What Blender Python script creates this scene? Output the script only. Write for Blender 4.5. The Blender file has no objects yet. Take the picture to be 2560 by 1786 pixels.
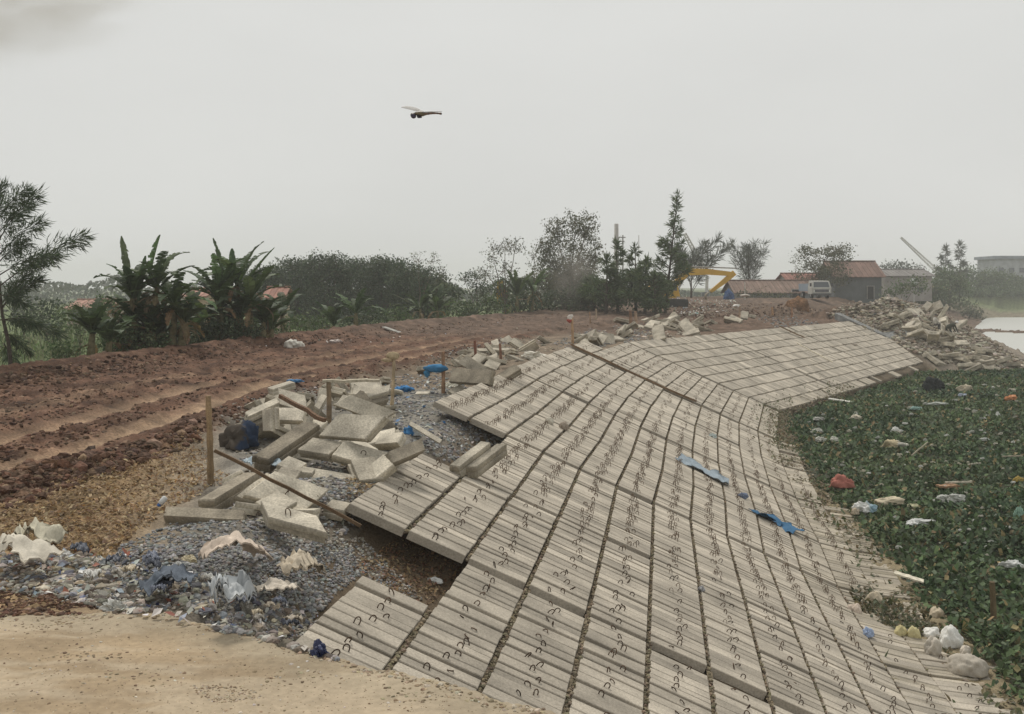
import bpy, math, random
import numpy as np
from mathutils import Vector, Matrix

SC = bpy.context.scene
COL = SC.collection
RAD = math.radians
rng = np.random.default_rng(11)
random.seed(11)

# ------------------------------------------------------------------ camera
# world: X right, Y away from the camera, Z up, water level z = 0; metres
F, CX, HY, CZ = 2560.0, 1280.0, 720.0, 6.3
cam = bpy.data.cameras.new('camera')
cam_o = bpy.data.objects.new('camera', cam)
COL.objects.link(cam_o)
cam.sensor_fit = 'HORIZONTAL'
cam.sensor_width = 36.0
cam.lens = 36.0 * F / 2560.0
cam.shift_y = -(893.0 - HY) / 2560.0
cam.clip_start = 0.05
cam.clip_end = 9000.0
cam_o.location = (0, 0, CZ)
cam_o.rotation_euler = (RAD(90), 0, 0)
SC.camera = cam_o

# ------------------------------------------------------------------ sky, sun, exposure
SUN_EL, SUN_AZ = 58.0, 342.0           # veiled sun high up beyond the scene, a little left
wd = bpy.data.worlds.new('World')
SC.world = wd
wd.use_nodes = True
nt = wd.node_tree
nt.nodes.clear()
n_out = nt.nodes.new('ShaderNodeOutputWorld')
n_bg = nt.nodes.new('ShaderNodeBackground')
n_sky = nt.nodes.new('ShaderNodeTexSky')
n_sky.sky_type = 'NISHITA'
n_sky.sun_disc = False
n_sky.sun_elevation = RAD(SUN_EL)
n_sky.sun_rotation = RAD(SUN_AZ)
n_sky.air_density = 1.2
n_sky.dust_density = 6.0
n_hs = nt.nodes.new('ShaderNodeHueSaturation')
n_hs.inputs['Saturation'].default_value = 0.15
n_mx = nt.nodes.new('ShaderNodeMixRGB')
n_mx.inputs['Fac'].default_value = 0.93
n_mx.inputs['Color2'].default_value = (7.2, 7.25, 7.04, 1)   # overcast cloud layer
n_bg.inputs['Strength'].default_value = 0.1
nt.links.new(n_sky.outputs[0], n_hs.inputs['Color'])
nt.links.new(n_hs.outputs[0], n_mx.inputs['Color1'])
n_tc = nt.nodes.new('ShaderNodeTexCoord'); n_cl = nt.nodes.new('ShaderNodeTexNoise'); n_cl.inputs['Scale'].default_value = 2.6; n_cl.inputs['Detail'].default_value = 5
n_cm = nt.nodes.new('ShaderNodeMapping'); n_cm.inputs['Scale'].default_value = (1, 1, 2.6)
n_cr = nt.nodes.new('ShaderNodeMapRange'); n_cr.inputs['From Min'].default_value = .3; n_cr.inputs['From Max'].default_value = .7; n_cr.inputs['To Min'].default_value = .965; n_cr.inputs['To Max'].default_value = 1.03
n_vs = nt.nodes.new('ShaderNodeVectorMath'); n_vs.operation = 'SCALE'     # faint unevenness of the cloud sheet
nt.links.new(n_tc.outputs['Generated'], n_cm.inputs['Vector']); nt.links.new(n_cm.outputs[0], n_cl.inputs['Vector']); nt.links.new(n_cl.outputs['Fac'], n_cr.inputs['Value'])
nt.links.new(n_mx.outputs[0], n_vs.inputs[0]); nt.links.new(n_cr.outputs[0], n_vs.inputs['Scale']); nt.links.new(n_vs.outputs[0], n_bg.inputs['Color'])
nt.links.new(n_bg.outputs[0], n_out.inputs['Surface'])

sl = bpy.data.lights.new('sun', 'SUN')
sl.energy = 2.0
sl.angle = RAD(11)
sl.color = (1.0, 0.95, 0.87)
so = bpy.data.objects.new('sun', sl)
COL.objects.link(so)
# Nishita: rotation 0 = +Y, growing clockwise seen from above
az = RAD(SUN_AZ)
sd = Vector((math.sin(az) * math.cos(RAD(SUN_EL)), math.cos(az) * math.cos(RAD(SUN_EL)), math.sin(RAD(SUN_EL))))
so.rotation_euler = (-sd).to_track_quat('-Z', 'Y').to_euler()

SC.view_settings.view_transform = 'Standard'
SC.view_settings.look = 'None'
SC.view_settings.exposure = 0.0
SC.view_settings.gamma = 1.0
SC.cycles.use_denoising = True
SC.cycles.max_bounces = 6
SC.cycles.diffuse_bounces = 3
SC.cycles.volume_bounces = 1
SC.cycles.transparent_max_bounces = 8

# ------------------------------------------------------------------ helpers: noise
def _h(ix, iy, seed):
    v = np.sin(ix * 127.1 + iy * 311.7 + seed * 74.7) * 43758.5453
    return v - np.floor(v)

def vnoise(x, y, seed=0):
    ix = np.floor(x); iy = np.floor(y)
    fx = x - ix; fy = y - iy
    fx = fx * fx * (3 - 2 * fx); fy = fy * fy * (3 - 2 * fy)
    a = _h(ix, iy, seed); b = _h(ix + 1, iy, seed); c = _h(ix, iy + 1, seed); d = _h(ix + 1, iy + 1, seed)
    return (a * (1 - fx) + b * fx) * (1 - fy) + (c * (1 - fx) + d * fx) * fy - 0.5

def fbm(x, y, octv=4, seed=0, gain=0.5):
    s = 0; a = 1.0; f = 1.0
    for k in range(octv):
        s = s + a * vnoise(x * f + k * 17.3, y * f - k * 9.1, seed + k)
        a *= gain; f *= 2.03
    return s

def sstep(a, b, x):
    t = np.clip((x - a) / (b - a), 0, 1)
    return t * t * (3 - 2 * t)

# ------------------------------------------------------------------ helpers: terrain
SLOPE = 0.4557        # bank falls 0.332 m in 0.7285 m per slab row
DX, DZ = 0.7285, 0.332
YK = [0, 7.0, 8.8, 12.3, 16.1, 20.2, 23.7, 28.7, 34.0, 39.8, 49.0, 80.0, 140.0]
XK = [-3.1, -2.06, -1.79, -1.27, -0.71, -0.118, 0.565, 1.42, 2.45, 3.73, 6.24, 27.2, 68.0]
def X0(Y): return np.interp(Y, YK, XK)           # seam number 0 of the paving
def zc(Y): return np.interp(Y, [0, 83, 122, 400], [3.7, 3.7, 4.95, 4.6])   # crest level
def xnear(Y): return np.interp(Y, [0, 10, 13.3, 14.2, 17.5, 27.7, 31.7, 41.6, 60.5, 83, 95, 140],
                               [-11, -8.0, -6.6, -5.8, -5.5, -5.2, -3.6, -1.5, 2.6, 10.4, 20, 50])
def xfar(Y): return np.interp(Y, [0, 10, 20, 30, 51, 70, 95, 148, 220],
                              [-22, -19, -17, -15.1, -11.6, -7.7, .74, 21, 60])
PEX = [-40, -5, -2.8, -1.9, -.85, .2, 1.5, 3, 6, 40]
PEY = [6.6, 5.75, 5.55, 5.5, 4.8, 4.2, 3.3, 2.2, .6, .5]
def pedge(X): return np.interp(X, PEX, PEY)
def shore(Y): return np.interp(Y, [80, 90, 107, 150, 210, 262, 300], [30, 36, 48, 67, 97, 130, 900])
RIDGE = np.array([(25, 87, 4.3), (29.2, 86, 5.1), (31.9, 86, 5.65), (34.3, 86, 5.0), (37.6, 85, 3.2),
                  (40.3, 84, 1.6), (43.5, 83, 0.1), (47, 82, -1.2)], float)

def redge(Y): return np.interp(Y, [0, 15, 21, 28, 34, 50, 80, 140], [12.2, 11.8, 11.7, 10.9, 10.1, 9.3, 8.6, 8.6])
def zb(sv):
    """height of the bank face: even fall, flattening into a silted toe just above the water"""
    sv = np.asarray(sv, float); z = 3.7 - sv * SLOPE
    return np.where(z > .42, z, .42 * np.exp(np.clip(z - .42, -30, 0) / .42 * .8) - .0)

def missing(X, Y):
    """1 where the paving was never laid or taken up again (soil lies lower there)"""
    r = (X - X0(Y)) / DX
    a = sstep(9.9, 10.8, Y) * (1 - sstep(12.5, 12.9, Y)) * sstep(-2.3, -.4, r) * (1 - sstep(1.1, 1.6, r))
    b = .45 * (1 - sstep(10.0, 10.8, Y)) * sstep(-2.4, -.3, r) * (1 - sstep(.2, .6, r))
    c = sstep(15.6, 16.4, Y) * (1 - sstep(20.3, 20.8, Y)) * sstep(-1.8, -.6, r) * (1 - sstep(.1, .5, r))
    return np.clip(a + b + c, 0, 1)

def Hbase(X, Y):
    X = np.asarray(X, float); Y = np.asarray(Y, float)
    s = X - X0(Y) + DX
    c = zc(Y)
    bank = (c - 3.7) + np.where(s < (redge(Y) + 1) * DX, zb(s), -1.0) - 0.085 + .10 * sstep(7.3, 9.0, s)
    top = c - 0.06 + np.clip(-s, 0, 1.2) * 0.05
    # road: ruts and side banks
    xn = xnear(Y); xf = xfar(Y)
    o = xn - X
    rut = -0.13 * np.exp(-((o - 1.5) / .28) ** 2) - 0.13 * np.exp(-((o - 3.3) / .3) ** 2)
    berm = 0.22 * np.exp(-((o - 0.2) / .5) ** 2) + 0.42 * np.exp(-((X - xf - 1.3) / 1.1) ** 2)
    top = top + np.where((o > -2) & (X > xf - 3), rut + berm, 0)
    drop = sstep(0, 5, xf - X)
    top = top * (1 - drop) + 1.9 * drop
    z = np.minimum(np.where(s > 0, bank, top), c + 1)
    z = np.maximum(z, -1.2)
    # holes in the paving
    z = z - 0.36 * missing(X, Y)
    # gravel heap beside the first pile
    z = z + 0.28 * np.exp(-(((X + 2.75) / .75) ** 2 + ((Y - 9.9) / .9) ** 2))
    z = z + 0.16 * np.exp(-(((X + 2.6) / .6) ** 2 + ((Y - 12.6) / 1.6) ** 2))
    # beyond the paved stretch
    land = np.clip((shore(Y) - X) * 0.25, -1.2, 1) * 1.0
    beyond = np.where(land > 0, np.minimum(c, 0.1 + (shore(Y) - X) * 0.25), land)
    w = sstep(84, 90, Y)
    z = z * (1 - w) + np.minimum(beyond, np.where(X < xfar(Y), 1.9 + 0 * X, c)) * w
    fb = sstep(208, 214, Y + 6 * np.sin(X * .05)); bankz = .25 + .65 * sstep(220, 262, Y)
    z = np.where(fb > 0, np.maximum(z, z * (1 - fb) + bankz * fb), z)
    isl = ((np.abs(Y - 146 - 3 * np.sin(X * .4)) < 5 + 2 * np.sin(X * .9)) & (X > 63 + 2 * np.sin(Y)))
    z = np.where(isl, np.maximum(z, 0.22), z)
    # rubble spur
    if np.any((Y > 66) & (Y < 112)):
        sp = np.full(np.broadcast(X, Y).shape, -9.0)
        for a, b in zip(RIDGE[:-1], RIDGE[1:]):
            d = b[:2] - a[:2]
            t = np.clip(((X - a[0]) * d[0] + (Y - a[1]) * d[1]) / (d @ d), 0, 1)
            dist = np.hypot(X - a[0] - t * d[0], Y - a[1] - t * d[1])
            sp = np.maximum(sp, a[2] + t * (b[2] - a[2]) - dist * 0.52 - 0.1)
        z = np.maximum(z, np.where((Y > 66) & (Y < 112), sp, -9))
    # the beaten platform the camera stands on
    d = pedge(X) - Y
    p = 4.565 + 0.02 * d - np.clip(-d, 0, 9) * 0.9
    return np.maximum(z, p)

def plat(X, Y): return pedge(X) - Y

def H(X, Y):
    X = np.asarray(X, float); Y = np.asarray(Y, float)
    z = Hbase(X, Y)
    s = X - X0(Y) + DX
    o = xnear(Y) - X
    inroad = (o > -.6) & (X > xfar(Y) - 2.5)
    rut = np.exp(-((o - 1.5) / .4) ** 2) + np.exp(-((o - 3.3) / .42) ** 2)
    amp = np.where(s > 0, 0.018 + .075 * sstep(7.2, 8.6, s), 0.09)
    amp = np.where(inroad, 0.15 * (1 - 0.8 * np.clip(rut, 0, 1)), amp)
    amp = np.where(plat(X, Y) > -.3, 0.03, amp)
    amp = np.where((Y > 70) & ~inroad, 0.25, amp)
    amp = np.where((Y > 68) & (Y < 100) & (X > 25), 0.1 + .45 * sstep(82.5, 85, Y), amp)
    n = fbm(X * 2.6, Y * 2.0, 4, 3, .62)
    return z + amp * n

def W(px, py, Y): return np.array([(px - CX) * Y / F, Y, CZ - (py - HY) * Y / F])

YS = np.exp(np.linspace(np.log(3.2), np.log(420), 500))
def G(px, py):
    """where the sight line through pixel (px, py) meets the ground; arrays welcome"""
    px = np.atleast_1d(np.asarray(px, float)); py = np.atleast_1d(np.asarray(py, float))
    u = (px - CX) / F; v = (py - HY) / F
    lo = np.full(px.shape, YS[0]); hi = np.full(px.shape, YS[-1]); done = np.zeros(px.shape, bool)
    for i in range(len(YS) - 1):
        y1 = YS[i + 1]
        below = (CZ - v * y1) <= Hbase(u * y1, np.full(px.shape, y1))
        new = below & ~done
        lo[new] = YS[i]; hi[new] = y1
        done |= new
        if done.all(): break
    for _ in range(9):
        m = .5 * (lo + hi)
        below = (CZ - v * m) <= Hbase(u * m, m)
        hi = np.where(below, m, hi); lo = np.where(below, lo, m)
    Y = hi
    return np.stack([u * Y, Y, H(u * Y, Y)], -1)
def g1(px, py): return G(px, py)[0]

def poly_px(poly, n):
    """n random pixels inside a polygon"""
    P = np.array(poly, float)
    out = []
    lo = P.min(0); hi = P.max(0)
    while len(out) < n:
        q = rng.uniform(lo, hi, (n * 2, 2))
        ins = np.zeros(len(q), bool)
        j = len(P) - 1
        for i in range(len(P)):
            c = ((P[i, 1] > q[:, 1]) != (P[j, 1] > q[:, 1])) & \
                (q[:, 0] < (P[j, 0] - P[i, 0]) * (q[:, 1] - P[i, 1]) / (P[j, 1] - P[i, 1] + 1e-9) + P[i, 0])
            ins ^= c
            j = i
        out.extend(q[ins].tolist())
    return np.array(out[:n])

# ------------------------------------------------------------------ helpers: meshes
class MB:
    def __init__(self):
        self.v = []; self.c = []; self.f3 = []; self.f4 = []; self.m3 = []; self.m4 = []; self.n = 0
    def add(self, v, f, col=(1, 1, 1), m=0):
        v = np.asarray(v, float).reshape(-1, 3)
        c = np.asarray(col, float)
        if c.ndim == 1: c = np.tile(c, (len(v), 1))
        self.v.append(v); self.c.append(c)
        t = [x for x in f if len(x) == 3] if not isinstance(f, np.ndarray) else (f if f.shape[1] == 3 else [])
        q = [x for x in f if len(x) == 4] if not isinstance(f, np.ndarray) else (f if f.shape[1] == 4 else [])
        if len(t):
            self.f3.append(np.asarray(t, int) + self.n); self.m3.append(np.full(len(t), m))
        if len(q):
            self.f4.append(np.asarray(q, int) + self.n); self.m4.append(np.full(len(q), m))
        self.n += len(v)
        return self
    def mesh(self, name, origin=(0, 0, 0), smooth=False):
        me = bpy.data.meshes.new(name)
        v = np.concatenate(self.v) - np.asarray(origin, float)
        c = np.concatenate(self.c)
        f3 = np.concatenate(self.f3) if self.f3 else np.zeros((0, 3), int)
        f4 = np.concatenate(self.f4) if self.f4 else np.zeros((0, 4), int)
        mi = np.concatenate(self.m3 + self.m4) if (self.m3 or self.m4) else np.zeros(0, int)
        me.vertices.add(len(v)); me.vertices.foreach_set('co', v.ravel())
        nl = f3.size + f4.size
        me.loops.add(nl)
        me.loops.foreach_set('vertex_index', np.concatenate([f3.ravel(), f4.ravel()]).astype(np.int32))
        npo = len(f3) + len(f4)
        me.polygons.add(npo)
        st = np.concatenate([np.arange(len(f3)) * 3, f3.size + np.arange(len(f4)) * 4])
        me.polygons.foreach_set('loop_start', st.astype(np.int32))
        me.polygons.foreach_set('material_index', mi.astype(np.int32))
        me.polygons.foreach_set('use_smooth', np.full(npo, smooth))
        me.update(calc_edges=True)
        a = me.color_attributes.new('col', 'FLOAT_COLOR', 'POINT')
        a.data.foreach_set('color', np.concatenate([c, np.ones((len(c), 1))], 1).ravel())
        return me

def tag(o, label=None, cat=None, group=None, kind=None):
    if label: o['label'] = label
    if cat: o['category'] = cat
    if group: o['group'] = group
    if kind: o['kind'] = kind
    return o

def obj(name, mb, mats, parent=None, origin=None, smooth=False):
    """link a mesh builder as ONE object; vertices are world coordinates"""
    if parent is not None: origin = parent.location
    elif origin is None: origin = (0, 0, 0)
    me = mb.mesh(name, tuple(origin), smooth)
    for m in (mats if isinstance(mats, (list, tuple)) else [mats]): me.materials.append(m)
    o = bpy.data.objects.new(name, me)
    COL.objects.link(o)
    if parent is not None: o.parent = parent
    else: o.location = tuple(origin)
    return o

def sub(name, mb, mats, part, root, smooth=False):
    """a sub-part under a part whose own origin is its thing's base"""
    me = mb.mesh(name, tuple(root.location), smooth)
    for m in (mats if isinstance(mats, (list, tuple)) else [mats]): me.materials.append(m)
    o = bpy.data.objects.new(name, me)
    COL.objects.link(o); o.parent = part
    return o

def thing(name, loc, label, cat, group=None):
    o = bpy.data.objects.new(name, None)
    COL.objects.link(o)
    o.location = tuple(loc); o.empty_display_size = .2
    return tag(o, label, cat, group)

BOXF = [(0, 3, 2, 1), (4, 5, 6, 7), (0, 1, 5, 4), (1, 2, 6, 5), (2, 3, 7, 6), (3, 0, 4, 7)]
def hexa(mb, b, t, col=(1, 1, 1), m=0):
    """box from 4 bottom and 4 top corners"""
    return mb.add(np.array(list(b) + list(t)), BOXF, col, m)

def box(mb, c, s, rz=0, col=(1, 1, 1), m=0, rx=0, ry=0):
    v = np.array([(x, y, z) for z in (-.5, .5) for x, y in ((-.5, -.5), (.5, -.5), (.5, .5), (-.5, .5))]) * np.array(s)
    M = np.array((Matrix.Rotation(rz, 3, 'Z') @ Matrix.Rotation(ry, 3, 'Y') @ Matrix.Rotation(rx, 3, 'X')))
    return mb.add(v @ M.T + np.array(c), BOXF, col, m)

def tube(mb, pts, rad, n=6, col=(1, 1, 1), m=0, cap=True):
    pts = np.asarray(pts, float); k = len(pts)
    rad = np.broadcast_to(np.asarray(rad, float), (k,))
    t = np.gradient(pts, axis=0)
    t /= np.linalg.norm(t, axis=1)[:, None] + 1e-12
    ref = np.array((0.31, 0.17, 0.93)) if abs(t[:, 2]).mean() < .8 else np.array((1.0, .1, 0))
    a = np.cross(t, ref); a /= np.linalg.norm(a, axis=1)[:, None]
    b = np.cross(t, a)
    ang = np.arange(n) * 2 * np.pi / n
    v = pts[:, None] + rad[:, None, None] * (np.cos(ang)[None, :, None] * a[:, None] + np.sin(ang)[None, :, None] * b[:, None])
    f = []
    for i in range(k - 1):
        for j in range(n):
            j2 = (j + 1) % n
            f.append((i * n + j, i * n + j2, (i + 1) * n + j2, (i + 1) * n + j))
    v = v.reshape(-1, 3)
    if cap:
        v = np.vstack([v, pts[0], pts[-1]])
        for j in range(n):
            f.append((k * n, (j + 1) % n, j)); f.append((k * n + 1, (k - 1) * n + j, (k - 1) * n + (j + 1) % n))
    return mb.add(v, f, col, m)

def _ico(level):
    import bmesh
    bm = bmesh.new(); bmesh.ops.create_icosphere(bm, subdivisions=level, radius=1)
    v = np.array([x.co[:] for x in bm.verts]); f = np.array([[q.index for q in p.verts] for p in bm.faces])
    bm.free(); return v, f
ICO = {k: _ico(k) for k in (1, 2, 3, 4)}

def rotm(n):
    """n random rotation matrices"""
    q = rng.normal(size=(n, 4)); q /= np.linalg.norm(q, axis=1)[:, None]
    w, x, y, z = q.T
    return np.stack([np.stack([1 - 2 * (y * y + z * z), 2 * (x * y - z * w), 2 * (x * z + y * w)], -1),
                     np.stack([2 * (x * y + z * w), 1 - 2 * (x * x + z * z), 2 * (y * z - x * w)], -1),
                     np.stack([2 * (x * z - y * w), 2 * (y * z + x * w), 1 - 2 * (x * x + y * y)], -1)], 1)

def stones(mb, P, size, cols, flat=.65, m=0):
    """many small angular stones, one mesh"""
    n = len(P)
    v, f = ICO[1]
    jit = rng.uniform(.65, 1.2, (n, len(v), 1))
    S = size[:, None, None] * rng.uniform(.6, 1.15, (n, 1, 3))
    vv = np.einsum('nij,nkj->nki', rotm(n), v[None] * jit * S)
    vv[:, :, 2] *= flat
    vv += P[:, None, :]
    ff = (f[None] + (np.arange(n) * len(v))[:, None, None]).reshape(-1, 3)
    mb.add(vv.reshape(-1, 3), ff, np.repeat(cols, len(v), 0), m)

def cards(mb, P, L, Wd, cols, up=0.0, m=0, M=None):
    """many leaf-shaped 4-gons with random orientation"""
    n = len(P)
    base = np.array([(-.5, 0, 0), (0, -.5, .07), (.5, 0, 0), (0, .5, .07)])
    s = np.stack([L, Wd, L], -1)[:, None, :]
    if M is None: M = rotm(n)
    v = np.einsum('nij,nkj->nki', M, base[None] * s) + P[:, None, :]
    ff = np.arange(n * 4).reshape(n, 4)
    mb.add(v.reshape(-1, 3), ff, np.repeat(cols, 4, 0), m)

def shade(n, base, var=.3, hue=.08):
    k = rng.uniform(1 - var, 1 + var, (n, 1)) * (1 + rng.uniform(-hue, hue, (n, 3)))
    return np.asarray(base)[None] * k

# ------------------------------------------------------------------ materials
def mat(name, rough=.9, spec=.25, nscale=6.0, namp=.25, fine=60.0, famp=.15, bump=.3, bdist=.01, streak=None, rnd=0.0, emit=None, trans=0.0, two=False, base=(1, 1, 1)):
    m = bpy.data.materials.new(name); m.use_nodes = True
    t = m.node_tree; N = t.nodes; L = t.links
    b = N['Principled BSDF']
    b.inputs['Roughness'].default_value = rough
    b.inputs['Specular IOR Level'].default_value = spec
    a = N.new('ShaderNodeVertexColor'); a.layer_name = 'col'
    geo = N.new('ShaderNodeNewGeometry')
    n1 = N.new('ShaderNodeTexNoise'); n1.inputs['Scale'].default_value = nscale; n1.inputs['Detail'].default_value = 6
    n2 = N.new('ShaderNodeTexNoise'); n2.inputs['Scale'].default_value = fine; n2.inputs['Detail'].default_value = 4
    mp = N.new('ShaderNodeMapping')
    if streak: mp.inputs['Scale'].default_value = streak
    L.new(geo.outputs['Position'], mp.inputs['Vector'])
    L.new(mp.outputs[0], n1.inputs['Vector']); L.new(geo.outputs['Position'], n2.inputs['Vector'])
    def rng_(src, lo, hi):
        r = N.new('ShaderNodeMapRange'); r.inputs['From Min'].default_value = .3; r.inputs['From Max'].default_value = .7
        r.inputs['To Min'].default_value = lo; r.inputs['To Max'].default_value = hi
        L.new(src, r.inputs['Value']); return r.outputs[0]
    k1 = rng_(n1.outputs['Fac'], 1 - namp, 1 + namp); k2 = rng_(n2.outputs['Fac'], 1 - famp, 1 + famp)
    mu = N.new('ShaderNodeMath'); mu.operation = 'MULTIPLY'; L.new(k1, mu.inputs[0]); L.new(k2, mu.inputs[1])
    fac = mu.outputs[0]
    if rnd:
        oi = N.new('ShaderNodeObjectInfo')
        r = N.new('ShaderNodeMapRange'); r.inputs['To Min'].default_value = 1 - rnd; r.inputs['To Max'].default_value = 1 + rnd
        L.new(oi.outputs['Random'], r.inputs['Value'])
        m2 = N.new('ShaderNodeMath'); m2.operation = 'MULTIPLY'; L.new(fac, m2.inputs[0]); L.new(r.outputs[0], m2.inputs[1]); fac = m2.outputs[0]
    vm = N.new('ShaderNodeVectorMath'); vm.operation = 'SCALE'
    vb = N.new('ShaderNodeVectorMath'); vb.operation = 'MULTIPLY'; vb.inputs[1].default_value = base
    L.new(a.outputs['Color'], vb.inputs[0]); L.new(vb.outputs[0], vm.inputs[0]); L.new(fac, vm.inputs['Scale'])
    L.new(vm.outputs[0], b.inputs['Base Color'])
    if bump:
        bp = N.new('ShaderNodeBump'); bp.inputs['Strength'].default_value = bump; bp.inputs['Distance'].default_value = bdist
        L.new(n2.outputs['Fac'], bp.inputs['Height']); L.new(bp.outputs[0], b.inputs['Normal'])
    if trans:
        tr = N.new('ShaderNodeBsdfTranslucent'); L.new(vm.outputs[0], tr.inputs['Color'])
        mxs = N.new('ShaderNodeMixShader'); mxs.inputs[0].default_value = trans
        L.new(b.outputs[0], mxs.inputs[1]); L.new(tr.outputs[0], mxs.inputs[2])
        L.new(mxs.outputs[0], N['Material Output'].inputs['Surface'])
    return m

M_CONC = mat('concrete', .93, .15, 1.7, .27, 45, .2, .35, .004, streak=(.8, 1.5, 1), rnd=.2)
M_DEBRIS = mat('old_concrete', .93, .15, 2.6, .36, 38, .24, .6, .008, rnd=.12)
M_SOIL = mat('soil', .97, .1, 2.5, .22, 40, .3, .8, .02)
M_ROAD = mat('red_soil', .95, .15, 1.6, .3, 22, .35, .9, .04, streak=(1, .5, 1))
M_PATH = mat('beaten_earth', .97, .1, 1.3, .14, 30, .12, .5, .008, streak=(.7, 2.2, 1))
M_STONE = mat('crushed_stone', .85, .3, 20, .2, 90, .2, .3, .003)
M_LEAF = mat('foliage', .6, .35, 3, .2, 20, .15, 0, trans=.3)
M_WATERLEAF = mat('water_plant_leaf', .65, .18, .35, .3, 9, .2, 0, trans=.2)
M_BARK = mat('bark', .95, .1, 8, .3, 60, .3, .6, .01)
M_WOOD = mat('weathered_wood', .85, .2, 12, .3, 80, .25, .4, .004, streak=(1, 1, .15))
M_RUST = mat('rusty_steel', .85, .3, 30, .35, 150, .3, .2, .001, rnd=.5)
M_CLOTH = mat('cloth', .9, .2, 6, .16, 60, .12, .3, .006)
M_PLASTIC = mat('plastic_sheet', .5, .4, 7, .12, 40, .08, .2, .004, trans=.15)
M_TILE = mat('roof_tile', .85, .2, .8, .18, 6, .15, 0)
M_WALL = mat('plaster', .9, .2, .7, .2, 5, .1, 0)
M_PAINT = mat('machine_paint', .5, .4, 1.5, .12, 12, .1, 0)
M_DARK = mat('dark_metal', .7, .3, 3, .2, 20, .2, 0)
M_GLASS = mat('window_glass', .15, .6, 1, .05, 5, .05, 0)
M_SKIN = mat('skin', .6, .3, 10, .1, 50, .1, 0)
M_BODY = mat('insect_body', .4, .5, 300, .3, 900, .2, 0)

M_WING = bpy.data.materials.new('insect_wing'); M_WING.use_nodes = True
b = M_WING.node_tree.nodes['Principled BSDF']
b.inputs['Base Color'].default_value = (.34, .32, .29, 1); b.inputs['Roughness'].default_value = .5
b.inputs['Alpha'].default_value = .6

M_WATER = bpy.data.materials.new('still_water'); M_WATER.use_nodes = True
N = M_WATER.node_tree.nodes; L = M_WATER.node_tree.links
b = N['Principled BSDF']
b.inputs['Base Color'].default_value = (.50, .50, .46, 1); b.inputs['Roughness'].default_value = .28
b.inputs['IOR'].default_value = 1.33
tx = N.new('ShaderNodeTexNoise'); tx.inputs['Scale'].default_value = .9; tx.inputs['Detail'].default_value = 4
ge = N.new('ShaderNodeNewGeometry'); bp = N.new('ShaderNodeBump'); bp.inputs['Strength'].default_value = .12; bp.inputs['Distance'].default_value = .04
L.new(ge.outputs['Position'], tx.inputs['Vector']); L.new(tx.outputs['Fac'], bp.inputs['Height']); L.new(bp.outputs[0], b.inputs['Normal'])

# ------------------------------------------------------------------ the ground sheet, split by what covers it
ys = [2.2]
while ys[-1] < 5200:
    y = ys[-1]
    ys.append(y * (1.006 if y < 110 else 1.02 if y < 320 else 1.12))
ys = np.array(ys)
us = np.concatenate([np.linspace(-2.2, -.58, 40), np.linspace(-.565, .565, 620), np.linspace(.58, 2.2, 40)])
YY, UU = np.meshgrid(ys, us, indexing='ij')
XX = UU * YY
ZZ = H(XX, YY)
def zone_colour(X, Y, Z):
    s = X - X0(Y) + DX
    o = xnear(Y) - X
    c = np.empty(X.shape + (3,))
    n1 = fbm(X * .9, Y * .9, 4, 21, .6); n2 = fbm(X * 3.1, Y * 3.1, 3, 31, .6)
    def lay(mask, col, var=.25):
        nonlocal c
        m = np.clip(mask, 0, 1)[..., None]
        c = c * (1 - m) + m * (np.asarray(col) * (1 + var * n1 + var * n2)[..., None])
    c[:] = (.20, .165, .12)
    lay(np.where(s > 0, 1., 0.), (.105, .082, .056), .35)                       # soil under the slabs
    grav = sstep(-4.4, -2.6, X + .25 * (Y - 10)) * (s < .1)
    lay((s < 0) * 1., (.235, .165, .095), .5)                                   # dry ground beside the road
    lay(grav * (Y < 26), (.20, .185, .16), .4)
    lay(((s < 0) & (Y > 26)) * 1., (.19, .15, .11), .4)
    lay(sstep(7.0, 8.6, s) * (Y < 84), (.22, .18, .115), .4)
    lay(missing(X, Y) * .8, (.14, .105, .07), .4)
    road = sstep(-.5, .15, o + .35 * n1) * sstep(-1.2, -.3, X - xfar(Y) + .5 * n1)
    lay(road, (.108, .059, .039), .55)
    rut = np.exp(-((o - 1.5 + .12 * n1) / .36) ** 2) * .95 + np.exp(-((o - 3.3 + .15 * n2) / .34) ** 2) * .75 + .35 * np.exp(-((o - 5.2) / .5) ** 2)
    lay(road * np.clip(rut + .25 * n2, 0, 1) * (o > 0), (.31, .215, .14), .35)
    lay(sstep(.2, 1.2, xfar(Y) - X), (.13, .16, .075), .4)                      # field behind the road
    lay(sstep(50, 62, Y) * (s < .1) * (X > xfar(Y)), (.125, .085, .062), .5)
    lay(sstep(86, 92, Y) * (X > xfar(Y)), (.125, .088, .064), .5)
    lay(sstep(205, 210, Y) * (X > 60), (.17, .145, .10), .4)
    lay(sstep(232, 250, Y), (.13, .15, .075), .4)
    lay(((Y > 66) & (Y < 100) & (X > 24) & (s < 60)) * sstep(-.2, .4, Z - (zc(Y) - s * SLOPE)), (.24, .205, .165), .5)
    d = plat(X, Y) + .10 * n1 + .05 * n2
    lay(sstep(-.35, -.05, d), (.385, .312, .222), .14)
    lay(sstep(-.35, -.05, d) * sstep(.05, .35, fbm(X * 1.1 + 4, Y * 4.5, 4, 51, .6)) * .75, (.27, .20, .125), .25)
    lay(sstep(-.35, -.05, d) * sstep(.55, .05, d) * .6, (.30, .255, .185), .2)
    red = sstep(.35, 0.0, np.hypot((X + 2.5) / 1.9, (Y - 5.62) / .55) - .62 + .12 * n2) * (X < -1.55) * (d < -.04)
    lay(red, (.155, .075, .035), .5)
    return c
CC = zone_colour(XX, YY, ZZ)
nr, nc = XX.shape
idx = np.arange(nr * nc).reshape(nr, nc)
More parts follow.
